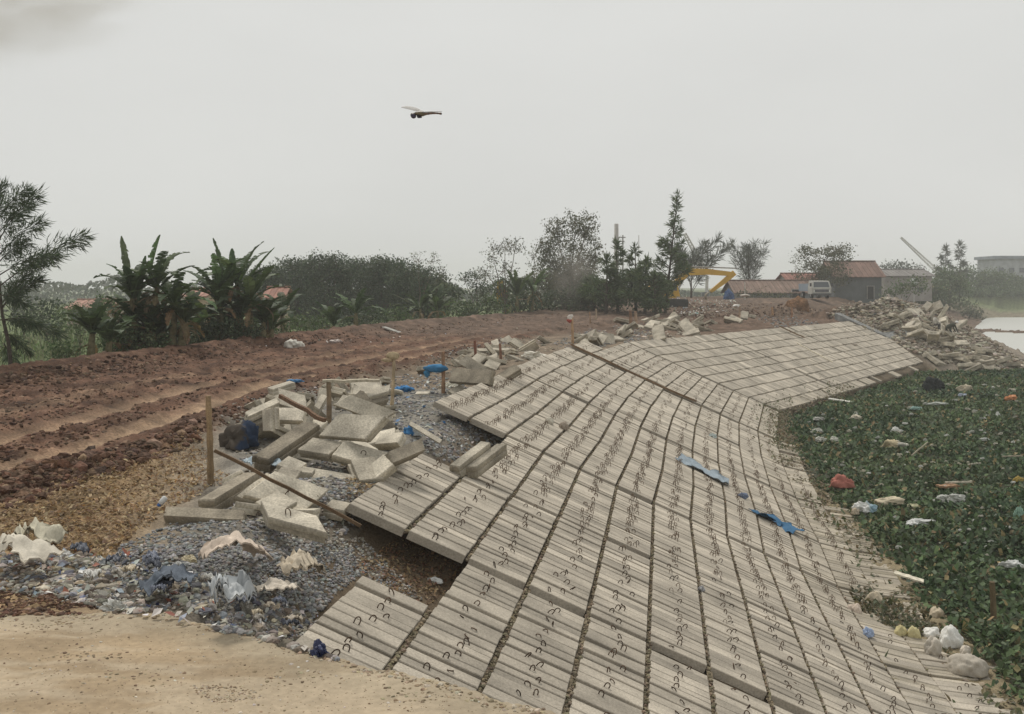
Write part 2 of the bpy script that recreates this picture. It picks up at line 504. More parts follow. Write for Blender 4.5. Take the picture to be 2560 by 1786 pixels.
Q = np.stack([idx[:-1, :-1], idx[:-1, 1:], idx[1:, 1:], idx[1:, :-1]], -1).reshape(-1, 4)
xc = XX.ravel()[Q].mean(1); yc = YY.ravel()[Q].mean(1)
m_path = plat(xc, yc) > -.22
m_field = ((xc < xfar(yc) - .7) | (yc > 240)) & ~m_path
m_road = (xnear(yc) - xc > -.1) & ~m_path & ~m_field & (yc < 130)
m_ground = ~(m_path | m_road | m_field)
V = np.stack([XX, YY, ZZ], -1).reshape(-1, 3); Cc = CC.reshape(-1, 3)
for nm, ms, mt in (('ground', m_ground, M_SOIL), ('dirt_road', m_road, M_ROAD), ('dirt_path', m_path, M_PATH), ('field', m_field, M_SOIL)):
    q = Q[ms]
    used, inv = np.unique(q, return_inverse=True)
    mb = MB(); mb.add(V[used], inv.reshape(-1, 4), Cc[used])
    tag(obj(nm, mb, mt, smooth=True), kind='structure')
mb = MB(); mb.add([(-20, 1, 0), (900, 1, 0), (900, 300, 0), (-20, 300, 0)], [(0, 1, 2, 3)])
tag(obj('water', mb, M_WATER), kind='structure')

# ------------------------------------------------------------------ the paved bank
def rmin(Y):
    """uppermost slab row that is laid at this distance"""
    if Y < 10.45: return 0
    if Y < 12.3: return 1
    if Y < 16.1: return -1
    if Y < 20.2: return 0
    if Y < 43.0: return -2
    return -1
PANELS = [(6.6, 12.24), (12.34, 16.05), (16.16, 20.15), (20.26, 23.64), (23.76, 28.62), (28.76, 33.9), (34.06, 39.62), (39.95, 48.9), (49.05, 58), (58.03, 68), (68.03, 80)]
PYS = [12.29, 16.1, 20.2, 23.7, 28.7, 34, 39.8]
PZ = [0, .024, .012, .034, .02, .04, .02, .03]       # each panel was laid a little higher or lower than its neighbour
slope_dir = np.array([DX, 0, -DZ]) / math.hypot(DX, DZ)
LEN = math.hypot(DX, DZ)
recs = []          # (row, Y of slab centre, width)
WV = np.linspace(.115, .215, 10)
RMAX = 12
for (ya, yb) in PANELS:
    for r in range(-2, RMAX):
        y = ya + random.uniform(0, .03)
        while True:
            k = random.randrange(len(WV)) if y < 30 else None
            w = WV[k] if k is not None else random.uniform(.3, .55)
            ym = y + w / 2
            if y + w > yb + .04: break
            dxdy = (X0(ym + .1) - X0(ym - .1)) / .2
            gap = random.choice([.006, .01, .014, .02, .028, .038, .055] if y < 30 else [.014, .025, .045])
            if r >= rmin(ym) and r < redge(ym) - .9 + random.gauss(0, .12): recs.append((r, ym, w, k, dxdy))
            y += w / math.sqrt(1 + 0 * dxdy) + gap
def slab_pos(r, Y):
    """middle of the slab's top face"""
    x = X0(Y) + DX * (r + .5)
    return np.array([x, Y, float(zb(DX * (r + 1.5))) + PZ[int(np.searchsorted(PYS, Y))]])
def slab_geo(w, dxdy, seamgap, thick, ch=.008, slope_dir=slope_dir):
    """chamfered plank; long axis down the bank, short axis along the bank; centred on its top face"""
    a = slope_dir * (LEN / 2 - seamgap / 2)
    bv = np.array([dxdy, 1, 0]) * (w / 2)
    n = np.array([-slope_dir[2], 0, slope_dir[0]])
    def ring(k, z):
        ka = 1 - k / (LEN / 2); kb = 1 - k / (w / 2)
        return [sa * a * ka + sb * bv * kb + n * z for sa, sb in ((-1, -1), (1, -1), (1, 1), (-1, 1))]
    v = ring(0, -thick) + ring(0, -ch) + ring(ch, 0)
    f = [(8, 9, 10, 11)]
    for j in range(4):
        j2 = (j + 1) % 4
        f += [(j, j2, 4 + j2, 4 + j), (4 + j, 4 + j2, 8 + j2, 8 + j)]
    f.append((3, 2, 1, 0))
    return np.array(v), f
def hook_pts(nseg=7):
    t = np.linspace(0, np.pi, nseg)
    arc = np.stack([-.027 * np.cos(t), 0 * t, .028 + .03 * np.sin(t)], -1)
    return np.vstack([[(-.026, 0, -.01)], arc, [(.026, 0, -.01)]])
def fall(r):
    """direction down the bank for a row, and how much flatter than the main face it lies"""
    d = np.array([DX, 0, float(zb(DX * (r + 2)) - zb(DX * (r + 1)))]); d /= np.linalg.norm(d)
    return d, math.atan2(DZ, DX) - math.atan2(-d[2], d[0])
# choose the 300 that show largest
def size_in_view(rc):
    p = slab_pos(rc[0], rc[1]); px = CX + p[0] / p[1] * F; py = HY + (CZ - p[2]) / p[1] * F
    if not (-20 < px < 2580 and py < 1800) or rc[3] is None: return 0
    if plat(p[0], p[1]) > -.9 and py > 1640 + (px - 830) * .24: return 0
    return rc[2] / p[1] ** 2
vis = np.array([size_in_view(q) for q in recs])
near_ids = set(np.argsort(-vis)[:300].tolist())
near_ids = {i for i in near_ids if vis[i] > 0}
C_SLAB = np.array((.365, .325, .267))
proto_mesh = []
for w in WV:
    mb = MB(); v, f = slab_geo(w, .147, .062, .11); mb.add(v, f, C_SLAB)
    me = mb.mesh('paving_slab'); me.materials.append(M_CONC); proto_mesh.append(me)
hook_meshes = []
for k in range(4):
    mb = MB(); p = hook_pts(); p[1:-1, 2] *= rng.uniform(.8, 1.25); p[:, 1] += rng.uniform(-.012, .012) * (p[:, 2] / .05)
    tube(mb, p, .0064, 5, (.075, .047, .03)); me = mb.mesh('lifting_hook', smooth=True); me.materials.append(M_RUST); hook_meshes.append(me)
SLAB_LABEL = 'narrow pale concrete slab with rusty wire hook, paving the bank nearest the dirt platform'
first = None
for i in sorted(near_ids):
    r, Y, w, k, dxdy = recs[i]
    if first is None:
        o = bpy.data.objects.new('paving_slab', proto_mesh[k]); COL.objects.link(o)
        hk = bpy.data.objects.new('lifting_hook', hook_meshes[0]); COL.objects.link(hk); hk.parent = o
        first, fhook = o, hk
        tag(o, SLAB_LABEL, 'paving slab', 'nearest concrete slabs paving the bank', 'thing')
    else:
        o = first.copy(); o.data = proto_mesh[k]; COL.objects.link(o)
        hk = None
        if random.random() > .07:       # a few loops have been cut off
            hk = fhook.copy(); hk.data = hook_meshes[random.randrange(4)]; COL.objects.link(hk); hk.parent = o
    p = slab_pos(r, Y)
    o.location = (p[0], p[1], p[2] + random.gauss(0, .008))
    o.rotation_euler = (random.gauss(0, .022), random.gauss(0, .006) - fall(r)[1], random.gauss(0, .004))
    t = (random.uniform(-.09, .09) + random.choice([-.04, .04])) 
    q = slope_dir * t
    if hk is None: continue
    hk.location = (q[0], q[1] + random.uniform(-.02, .02), q[2] + .002)
    hk.rotation_euler = (random.gauss(0, .55), RAD(24) + random.gauss(0, .2), random.gauss(0, .6))
# the rest of the paving: one mass
mb = MB()
hp = hook_pts(5)
FV = {}
hook_n = 0
for i, (r, Y, w, k, dxdy) in enumerate(recs):
    if i in near_ids: continue
    p = slab_pos(r, Y)
    if Y > 79.7: continue
    v, f = slab_geo(w, dxdy, .062 if Y < 49 else .085, .11, slope_dir=fall(r)[0])
    v = v + p
    v[:, 2] += random.gauss(0, .004 if Y < 30 else .009)
    v[:, 2] += v[:, 1] * 0 + random.gauss(0, .008) * (v[:, 1] - p[1]) / w
    moss = np.clip((.9 - p[2]) / .9, 0, 1)
    c = C_SLAB * random.uniform(.82, 1.14) * (1 - moss * np.array((.30, .31, .36)) * random.uniform(.4, 1.3))
    mb.add(v, f, np.clip(c, .05, 1), 0)
    nh = 0 if p[2] < .3 else 1 if Y < 16 else (2 if Y < 49 else 0)
    for hh in range(nh):
        q = p + slope_dir * (random.uniform(-.09, .09)) + np.array((0, (random.uniform(-.4, .4) * w if nh == 2 else 0), 0))
        an = random.gauss(0, .5)
        h2 = np.stack([hp[:, 0] * math.cos(an), hp[:, 0] * math.sin(an), hp[:, 2]], -1)
        tube(mb, h2 + q, .0048 if Y < 15 else .0066, 3, (.085, .056, .036), 1, cap=False)
o = obj('paving_slabs', mb, [M_CONC, M_RUST])
tag(o, 'the far rows of grey concrete slabs paving the curving bank down to the water', 'bank paving', kind='stuff')
# silt and weeds packed into the seams between the rows
mb = MB(); P = []; 
for r in range(-1, 11):
    yy = np.arange(7.5, 40, .02) ; yy = yy[rng.uniform(size=len(yy)) < np.clip(9 / yy, .1, .8)]
    for Y in yy:
        if r <= rmin(Y) or r > redge(Y) - .9: continue
        P.append((X0(Y) + DX * r + rng.uniform(-.024, .024), Y, float(zb(DX * (r + 1))) - .010 + rng.uniform(-.012, .012)))
P = np.array(P)
for r in range(-1, 10):
    yy = np.arange(7.2, 49, .06)
    for a_, b_ in zip(yy[:-1], yy[1:]):
        if r <= rmin(a_) or r <= rmin(b_) or r > redge(a_) - .9: continue
        q = []
        for Y in (a_, b_):
            x = X0(Y) + DX * r; z = float(zb(DX * (r + 1))); k = .03 + .018 * float(vnoise(np.float64(Y * 9), np.float64(r * 7.7), 3))
            q.append(((x - .036, Y, z - k + .016), (x + .036, Y, z - k - .016)))
        mb.add([q[0][0], q[0][1], q[1][1], q[1][0]], [(0, 1, 2, 3)], np.array((.17, .138, .095)) * random.uniform(.75, 1.2))
stones(mb, P, rng.uniform(.012, .030, len(P)), shade(len(P), (.20, .165, .115), .45), .8)
tag(obj('seam_soil', mb, M_SOIL), 'brown silt and crumbs packed into the seams of the paving', 'silt', kind='stuff')

# ------------------------------------------------------------------ loose matter nobody could count
def flatrot(n, tilt=.35):
    a = rng.uniform(0, 2 * np.pi, n); tx = rng.normal(0, tilt, n); ty = rng.normal(0, tilt, n)
    ca, sa = np.cos(a), np.sin(a)
    M = np.zeros((n, 3, 3))
    M[:, 0, 0] = ca; M[:, 0, 1] = -sa; M[:, 1, 0] = sa; M[:, 1, 1] = ca
    M[:, 2, 0] = tx * ca + ty * sa; M[:, 2, 1] = ty * ca - tx * sa; M[:, 2, 2] = 1
    return M

def mixcols(n, cols, var=.25):
    cols = np.array(cols); return shade(n, (1, 1, 1), var, .06) * cols[rng.integers(0, len(cols), n)]

mb = MB()
BLUEGREY = [(.225, .225, .222), (.18, .183, .185), (.30, .30, .29), (.24, .215, .19), (.13, .128, .13)]
MIXED = [(.22, .20, .17), (.30, .27, .22), (.16, .13, .10), (.40, .38, .34), (.20, .21, .22), (.13, .11, .09)]
for poly, n, lo, hi, cl in (
        ([(300, 1370), (420, 1310), (560, 1285), (700, 1330), (880, 1370), (900, 1440), (850, 1480), (770, 1560), (700, 1600), (560, 1590), (400, 1480), (250, 1440)], 6500, .013, .034, BLUEGREY),
        ([(0, 1380), (250, 1390), (300, 1450), (500, 1470), (800, 1560), (850, 1660), (640, 1600), (450, 1530), (300, 1535), (150, 1500), (0, 1480)], 3200, .012, .042, MIXED),
        ([(0, 1385), (250, 1395), (300, 1450), (500, 1460), (830, 1560), (850, 1650), (640, 1590), (450, 1525), (300, 1530), (150, 1490), (0, 1470)], 520, .03, .075, MIXED + [(.48, .44, .37), (.10, .10, .12), (.45, .38, .28)]),
        ([(780, 1380), (900, 1340), (1060, 1500), (960, 1490), (900, 1430)], 900, .012, .03, MIXED),
        ([(930, 1010), (1090, 1005), (1270, 1100), (1180, 1190), (1040, 1120)], 1100, .02, .055, BLUEGREY),
        ([(620, 1190), (800, 1170), (950, 1200), (920, 1260), (780, 1260)], 700, .015, .04, BLUEGREY),
        ([(540, 1020), (880, 940), (960, 1060), (930, 1250), (840, 1370), (700, 1345), (480, 1290), (620, 1200)], 2600, .015, .05, MIXED),
        ([(900, 960), (1080, 930), (1190, 975), (1090, 1015), (940, 1010)], 900, .02, .06, BLUEGREY),
        ([(1380, 860), (1480, 820), (1570, 850), (1450, 885)], 700, .03, .08, BLUEGREY),
        ([(1530, 815), (1620, 805), (1650, 850), (1560, 860)], 500, .035, .09, BLUEGREY),
        ([(1860, 790), (1990, 795), (2060, 812), (1950, 822)], 400, .05, .13, BLUEGREY),
        ([(1040, 900), (1200, 850), (1380, 850), (1340, 880), (1120, 960)], 800, .02, .07, MIXED)):
    q = poly_px(poly, n); P = G(q[:, 0], q[:, 1])
    stones(mb, P + np.array((0, 0, .004)), rng.uniform(lo, hi, n), mixcols(n, cl))
tag(obj('gravel', mb, M_STONE), 'blue grey crushed stone heaped beside and between the broken slabs', 'gravel', kind='stuff')

mb = MB()
for poly, n, lo, hi in (
        ([(0, 955), (700, 855), (1300, 797), (1650, 772), (1800, 772), (1400, 835), (1000, 930), (480, 1100), (0, 1250)], 7500, .018, .08),
        ([(0, 1180), (250, 1120), (480, 1050), (500, 1110), (250, 1195), (0, 1290)], 420, .05, .15),
        ([(0, 930), (350, 885), (720, 840), (1300, 790), (1650, 765), (1300, 805), (720, 870), (350, 930), (0, 985)], 1500, .04, .14),
        ([(0, 1480), (140, 1465), (260, 1525), (0, 1540)], 900, .01, .035),
        ([(1650, 760), (1960, 760), (2080, 780), (1950, 792), (1700, 800)], 1200, .05, .2)):
    q = poly_px(poly, n); P = G(q[:, 0], q[:, 1])
    oo = xnear(P[:, 1]) - P[:, 0]
    kp = (np.abs(oo - 1.5) > .42) & (np.abs(oo - 3.3) > .4); P = P[kp]; n = len(P)
    stones(mb, P, rng.uniform(lo, hi, n) * rng.uniform(.6, 1, n), mixcols(n, [(.108, .06, .04), (.08, .047, .032), (.135, .08, .054), (.20, .135, .094), (.11, .072, .054)], .42), .7)
tag(obj('soil_clods', mb, M_ROAD), 'dark red clods of turned soil along the rutted dirt road', 'soil clods', kind='stuff')

mb = MB()
for poly, n, lo, hi, cl in (
        ([(0, 1260), (250, 1180), (500, 1080), (530, 1180), (590, 1190), (420, 1280), (270, 1390), (0, 1375)], 6500, .03, .085, [(.30, .19, .085), (.38, .26, .13), (.20, .12, .06), (.45, .34, .2), (.16, .10, .055)]),
        ([(880, 1420), (1000, 1345), (1190, 1440), (1060, 1520), (980, 1480)], 1200, .03, .075, [(.30, .2, .1), (.36, .27, .16), (.16, .1, .06), (.26, .14, .09)]),
        ([(850, 1160), (960, 1165), (930, 1250), (870, 1250)], 350, .04, .09, [(.33, .22, .1), (.4, .3, .16), (.2, .13, .07)])):
    q = poly_px(poly, n); P = G(q[:, 0], q[:, 1]); P[:, 2] += rng.uniform(.005, .03, n)
    l = rng.uniform(lo, hi, n)
    cards(mb, P, l, l * rng.uniform(.25, .6, n), mixcols(n, cl), M=flatrot(n, .45))
tag(obj('dry_leaves', mb, M_LEAF), 'orange brown dry leaves and husks littering the ground beside the road', 'dry leaves', kind='stuff')

mb = MB()
PALE = [(.62, .60, .55), (.72, .72, .70), (.5, .47, .4), (.35, .42, .5), (.56, .5, .4)]
for poly, n, lo, hi, cl in (
        ([(0, 1370), (300, 1390), (500, 1450), (850, 1560), (850, 1660), (600, 1590), (300, 1535), (0, 1480)], 420, .02, .085, PALE + [(.05, .07, .16), (.3, .1, .06)]),
        ([(900, 960), (1090, 930), (1260, 1100), (1150, 1130), (960, 1060)], 130, .04, .13, PALE + [(.07, .2, .42)]),
        ([(1660, 745), (1850, 752), (1860, 785), (1700, 795)], 420, .08, .28, PALE + [(.2, .16, .12), (.1, .25, .2)]),
        ([(2140, 750), (2230, 725), (2340, 745), (2330, 790), (2200, 800)], 420, .1, .34, PALE),
        ([(620, 870), (1000, 830), (1300, 800), (1300, 820), (900, 870)], 60, .05, .14, PALE)):
    q = poly_px(poly, n); P = G(q[:, 0], q[:, 1]); P[:, 2] += rng.uniform(.01, .04, n) * (1 if hi < .2 else 3)
    l = rng.uniform(lo, hi, n)
    cards(mb, P, l, l * rng.uniform(.4, .9, n), mixcols(n, cl, .15), M=flatrot(n, .5))
tag(obj('litter', mb, M_PLASTIC), 'scraps of pale plastic and paper strewn over gravel, road edge and rubble', 'litter', kind='stuff')

mb = MB()
q = poly_px([(0, 1545), (400, 1540), (830, 1665), (1380, 1786), (0, 1786)], 170); P = G(q[:, 0], q[:, 1])
stones(mb, P, rng.uniform(.003, .010, 170), mixcols(170, [(.16, .11, .07), (.3, .23, .15), (.5, .46, .4)]), .6)
q = poly_px([(480, 1720), (620, 1715), (660, 1745), (560, 1760), (490, 1740)], 220); P = G(q[:, 0], q[:, 1])
stones(mb, P, rng.uniform(.003, .008, 220), mixcols(220, [(.22, .16, .1), (.3, .23, .15), (.4, .34, .26)]), .6)
q = poly_px([(0, 1530), (400, 1530), (830, 1655), (1395, 1786), (0, 1786)], 2200); P = G(q[:, 0], q[:, 1])
stones(mb, P, rng.uniform(.0015, .0048, 2200), mixcols(2200, [(.36, .28, .18), (.28, .21, .13), (.46, .38, .27), (.2, .15, .1)]), .6)
for cx_, cy_, k_ in ((120, 1560, 60), (330, 1700, 40), (760, 1700, 40), (1050, 1745, 50), (200, 1640, 50)):
    q = np.stack([rng.normal(cx_, 60, k_), rng.normal(cy_, 12, k_)], -1); P = G(q[:, 0], q[:, 1]); stones(mb, P, rng.uniform(.004, .014, k_), mixcols(k_, [(.18, .13, .08), (.3, .24, .16)]), .5)
q = np.stack([np.interp(rng.uniform(0, 1, 420), [0, .3, .6, 1], [0, 400, 830, 1395]), np.zeros(420)], -1); q[:, 1] = np.interp(q[:, 0], [0, 400, 830, 1100, 1395], [1532, 1532, 1654, 1722, 1784]) + rng.normal(2, 7, 420); P = G(q[:, 0], q[:, 1])
stones(mb, P, rng.uniform(.005, .018, 420), mixcols(420, [(.34, .27, .18), (.24, .18, .12), (.42, .36, .28)]), .6)
tag(obj('pebbles', mb, M_STONE), 'crumbs and pebbles scattered over the beaten dirt platform', 'pebbles', kind='stuff')

# rubble on the spur and along its foot: stuff below, the large blocks are things further down
mb = MB()
for poly, n, lo, hi in (([(2080, 775), (2150, 745), (2230, 730), (2320, 750), (2420, 815), (2560, 905), (2560, 940), (2480, 940), (2400, 915), (2360, 908), (2300, 886), (2225, 855), (2130, 812), (2070, 790)], 5200, .08, .36),
                        ([(1120, 915), (1230, 870), (1390, 850), (1400, 870), (1240, 930)], 140, .06, .17),
                        ([(1500, 830), (1620, 795), (1800, 790), (1780, 830), (1600, 855)], 200, .08, .24)):
    q = poly_px(poly, n); P = G(q[:, 0], q[:, 1])
    stones(mb, P, rng.uniform(lo, hi, n) * rng.uniform(.5, 1, n), mixcols(n, [(.33, .29, .23), (.42, .38, .31), (.22, .18, .13), (.28, .25, .2), (.15, .12, .09)]), .6)
Y = rng.uniform(79.8, 85, 1500); X = X0(Y) + DX * rng.uniform(-2.5, 8.6, 1500); ok_ = (Y > 81.1) | (rng.uniform(size=1500) < .12); X, Y = X[ok_], Y[ok_]; n = len(X)
stones(mb, np.stack([X, Y, H(X, Y) + .03], -1), rng.uniform(.08, .3, n), mixcols(n, [(.33, .29, .23), (.22, .18, .13), (.28, .25, .2), (.15, .12, .09)]), .6)
tag(obj('rubble', mb, M_DEBRIS), 'tan and grey rubble tipped over the spur beyond the paving', 'rubble', kind='stuff')

# ------------------------------------------------------------------ water hyacinth
mb = MB()
GREEN = [(.085, .12, .055), (.07, .10, .05), (.10, .145, .065), (.05, .078, .042), (.07, .11, .045), (.055, .09, .04), (.065, .10, .05), (.105, .135, .085)]
def hyacinth():
    P = []
    y = 10.5
    while y < 80:
        dy = .5
        x0 = X0(y) + DX * (redge(y) - .3); x1 = .53 * y + 1.5
        if x1 > x0:
            dens = np.interp(y, [10, 20, 35, 60, 80], [52, 38, 20, 11, 8])
            n = int((x1 - x0) * dy * dens)
            X = rng.uniform(x0, x1, n); Y = rng.uniform(y, y + dy, n)
            edge = X - (X0(Y) + DX * redge(Y))
            keep = (edge + fbm(X * .7, Y * .7, 3, 77) * 1.2 > -.3) & (Hbase(X, Y) < .12)
            P.append(np.stack([X, Y], -1)[keep])
        y += dy
    return np.concatenate(P)
HP = hyacinth()
for ring in range(6):
    n = len(HP)
    sc = np.interp(HP[:, 1], [10, 30, 80], [1, 1.25, 1.9])
    off = rng.normal(0, .10, (n, 2)) * sc[:, None]
    hgt = fbm(HP[:, 0] * .35, HP[:, 1] * .35, 3, 5) * .16
    zz = np.clip(.12 + hgt + rng.uniform(-.07, .14, n) + (-.08 if ring == 5 else 0), .02, .6)
    l = rng.uniform(.06, .135, n) * sc
    M = flatrot(n, .7)
    cl = mixcols(n, GREEN, .3) * (1 + .5 * fbm(HP[:, 0] * .22, HP[:, 1] * .22, 3, 8)[:, None] * np.array((1.1, .8, .6)))
    dry = rng.uniform(size=n) < .08
    cl[dry] = shade(int(dry.sum()), (.24, .19, .10), .3)
    cards(mb, np.stack([HP[:, 0] + off[:, 0], HP[:, 1] + off[:, 1], zz], -1), l, l * .95, cl, M=M)
gy = np.exp(np.linspace(np.log(10.5), np.log(80), 150)); gu = np.linspace(0, 1, 70)      # matted roots and dead leaves under the living ones
GY, GU = np.meshgrid(gy, gu, indexing='ij'); xa = X0(GY) + DX * (redge(GY) - .15); GX = xa + GU * np.maximum(.56 * GY + 2 - xa, 0.01)
GZ = .035 + .05 * (fbm(GX * 2.3, GY * 2.3, 3, 41) + .3) + .02
gi = np.arange(GX.size).reshape(GX.shape); gq = np.stack([gi[:-1, :-1], gi[:-1, 1:], gi[1:, 1:], gi[1:, :-1]], -1).reshape(-1, 4)
okq = (Hbase(GX, GY).ravel()[gq].max(1) < .12) & (fbm(GX.ravel()[gq].mean(1) * .5, GY.ravel()[gq].mean(1) * .5, 3, 88) > -.52)
mb.add(np.stack([GX, GY, GZ], -1).reshape(-1, 3), gq[okq], np.array((.062, .066, .036))[None] * (1 + .6 * fbm(GX.ravel() * 1.5, GY.ravel() * 1.5, 3, 43))[:, None])
tag(obj('water_hyacinth', mb, M_WATERLEAF), 'dense green water hyacinth covering the river margin below the paved bank', 'water plants', kind='stuff')
# brown wrack and weeds on the toe of the paving
mb = MB()
n = 2600
n = 5200; Y = rng.uniform(11.5, 60, n); e = rng.normal(-.55, .6, n); X = X0(Y) + DX * (redge(Y) + e)
k = fbm(X * .9, Y * .9, 3, 15) > -.08
X, Y = X[k], Y[k]; n = len(X)
z = zb(X - X0(Y) + DX) + rng.uniform(0, .07, n)
l = rng.uniform(.05, .15, n)
cards(mb, np.stack([X, Y, z], -1), l, l * .5, mixcols(n, [(.15, .12, .06), (.11, .12, .05), (.2, .16, .09), (.09, .11, .05)]), M=flatrot(n, .6))
q = poly_px([(2120, 1480), (2180, 1485), (2260, 1530), (2330, 1555), (2300, 1600), (2200, 1570), (2140, 1535)], 700); P = G(q[:, 0], q[:, 1]); P[:, 2] += rng.uniform(.05, .14, 700)
l = rng.uniform(.05, .12, 700); cards(mb, P, l, l * .7, mixcols(700, [(.12, .10, .05), (.08, .09, .04), (.16, .13, .07), (.06, .075, .035)]), M=flatrot(700, .7))
m_ = 2600; Y = rng.uniform(12, 58, m_); X = X0(Y) + DX * (redge(Y) + rng.normal(-.35, .45, m_)); Z = zb(X - X0(Y) + DX)
stones(mb, np.stack([X, Y, Z], -1), rng.uniform(.02, .075, m_), mixcols(m_, [(.26, .21, .14), (.34, .28, .2), (.17, .13, .08), (.22, .19, .12)]), .6)
tag(obj('weeds', mb, M_LEAF), 'brown wrack and small weeds along the toe of the paving', 'weeds', kind='stuff')

# ------------------------------------------------------------------ broken slabs in the heaps
def norm(v): return v / (np.linalg.norm(v) + 1e-12)
def on_ray(px, py, c, Ln, far):
    """point on a sight line at distance Ln from c (nearest point when the line passes farther off)"""
    d = norm(W(px, py, 1.0) - np.array((0, 0, CZ))); o = np.array((0, 0, CZ)) - c
    bq = d @ o; q = bq * bq - (o @ o - Ln * Ln)
    t = -bq + (math.sqrt(q) if q > 0 else 0) * (1 if far else -1)
    return np.array((0, 0, CZ)) + t * d
DEB = [(.41, .37, .30), (.34, .305, .245), (.47, .425, .345), (.255, .222, .172)]
def broken_geo(mb, c0, e1, e2, T, ci, step=True, seed=0):
    """a lapped concrete slab with chipped rim: top plate and a shifted lower plate, plus broken corners"""
    n = norm(np.cross(e1, e2))
    if n[2] < 0: n = -n
    rr = np.random.default_rng(seed)
    col = np.array(DEB[ci % 4])
    def plate(o, a, b, t, ch):
        m = 6
        ring = []
        ts = np.linspace(0, 1, m, endpoint=False)
        for k, (p, q) in enumerate((((0, 0), (1, 0)), ((1, 0), (1, 1)), ((1, 1), (0, 1)), ((0, 1), (0, 0)))):
            for s in ts:
                u = p[0] + (q[0] - p[0]) * s; v = p[1] + (q[1] - p[1]) * s
                ring.append((u, v))
        ring = np.array(ring)
        cen = ring - .5
        chip = 1 - np.abs(rr.normal(0, .012, (len(ring), 1))) - (rr.uniform(size=(len(ring), 1)) < .07) * .05
        R0 = cen * chip + .5; R1 = cen * chip * (1 - ch) + .5
        def pt(Rg, z): return o + Rg[:, :1] * a + Rg[:, 1:] * b + n * z
        v = np.vstack([pt(R0, -t), pt(R0, -t * .18), pt(R1, 0 * t), (o + .5 * a + .5 * b)[None], (o + .5 * a + .5 * b - n * t)[None]])
        N_ = len(ring); f = []
        for j in range(N_):
            j2 = (j + 1) % N_
            f += [(j, j2, N_ + j2, N_ + j), (N_ + j, N_ + j2, 2 * N_ + j2, 2 * N_ + j), (2 * N_ + j, 2 * N_ + j2, 3 * N_), (j2, j, 3 * N_ + 1)]
        cc = np.tile(col, (len(v), 1)) * rr.uniform(.92, 1.08, (len(v), 1))
        cc[:N_] *= np.array((.80, .78, .72));  # sides darkened in colour towards the underside, painted shade
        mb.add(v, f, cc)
    if step:
        plate(c0, e1, e2, T * .48, .03)
        plate(c0 + e2 * .13 - n * T * .485, e1 * .985, e2 * .98, T * .52, .01)
    else:
        plate(c0, e1, e2, T, .03)
    return n

def z5(x, y): return (350 + x * .43554, 880 + y * .43554)
def heap_slab(c0, h, c1, f1, c2, f2, L_, W_, T, ci, label, hook=False, step=True, group=None, name='broken_slab', cat='concrete slab'):
    T = T * (1.3 if step else 1); p = z5(*c0); Y0 = F * (CZ - 3.7 - h) / (p[1] - HY); C0 = W(p[0], p[1], Y0)
    C1 = on_ray(*z5(*c1), C0, L_, f1); C2 = on_ray(*z5(*c2), C0, W_, f2)
    e1, e2 = C1 - C0, C2 - C0
    mb = MB(); n = broken_geo(mb, C0, e1, e2, T, ci, step, seed=int(c0[0] * 7 + c0[1]))
    cen = C0 + .5 * e1 + .5 * e2
    o = obj(name, mb, M_DEBRIS, origin=cen - n * T)
    tag(o, label, cat, group, 'thing')
    if hook:
        for s in (.42, .55):
            m2 = MB(); hpp = hook_pts() * 1.25; a = norm(e1); bb = norm(np.cross(n, a))
            q = C0 + e1 * s + e2 * .5
            tube(m2, q + hpp[:, :1] * a + hpp[:, 1:2] * bb + hpp[:, 2:] * n, .006, 5, (.075, .047, .03))
            obj('lifting_hook', m2, M_RUST, parent=o)
            break
    return o
HS = heap_slab
HS((735, 945), .20, (1078, 1040), 0, (690, 852), 1, .78, .42, .12, 2, 'pale flat slab with a wire hook, nearest the paved corner and just above the gravel', hook=True)
HS((935, 925), -.02, (1090, 785), 1, (600, 820), 0, .60, .72, .10, 2, 'broad pale hooked slab behind the front slab, crossed by the wooden rail', hook=True)
HS((128, 940), .10, (600, 965), 0, (140, 885), 1, 1.0, .17, .20, 3, 'long grey slab on its edge at the front left, above the gravel', step=True)
HS((330, 850), .14, (600, 690), 1, (420, 850), 0, .9, .2, .14, 3, 'grey slab leaning up behind the long slab on its edge, below the bamboo stake')
HS((815, 700), .14, (1215, 770), 0, (850, 640), 1, .95, .2, .14, 0, 'narrow slab with a pale strip on top, lying level at the heap front')
HS((830, 745), .02, (1230, 830), 0, (850, 715), 1, .9, .2, .10, 3, 'dark slab underneath the narrow slab with the pale strip')
HS((1100, 590), .30, (1450, 690), 0, (1170, 505), 1, .85, .36, .13, 2, 'pale slab with two wire hooks tilted towards the paving at the right of the heap', hook=True)
HS((1450, 640), .24, (1640, 560), 1, (1430, 570), 1, .8, .22, .15, 3, 'brown grey slab wedged between the hooked slab and the hole in the paving')
HS((640, 600), .30, (945, 395), 1, (735, 620), 0, 1.15, .24, .16, 3, 'long grey slab slanting up towards the standing post, nearest the dark sack')
HS((900, 560), .34, (1085, 590), 0, (990, 490), 1, .5, .34, .12, 1, 'short broken slab end between the slanting slab and the big pale one')
HS((1020, 480), .50, (1290, 500), 0, (1140, 350), 1, .75, .45, .12, 2, 'big pale slab face tilted up in the middle of the heap')
HS((1105, 300), .62, (1375, 400), 0, (1205, 245), 1, .85, .34, .12, 2, 'pale slab with a dark stain, resting behind the big tilted slab')
HS((1225, 250), .60, (1430, 470), 0, (1265, 215), 1, 1.05, .14, .14, 3, 'dark narrow slab sliding down the back right of the heap')
HS((800, 300), .62, (960, 345), 0, (790, 205), 1, .62, .5, .12, 0, 'large pale slab standing steeply at the back of the heap, under the rusty rail')
HS((1000, 310), .50, (1045, 235), 1, (1030, 330), 0, .62, .14, .1, 1, 'thin slab edge leaning against the back of the post under the plank')
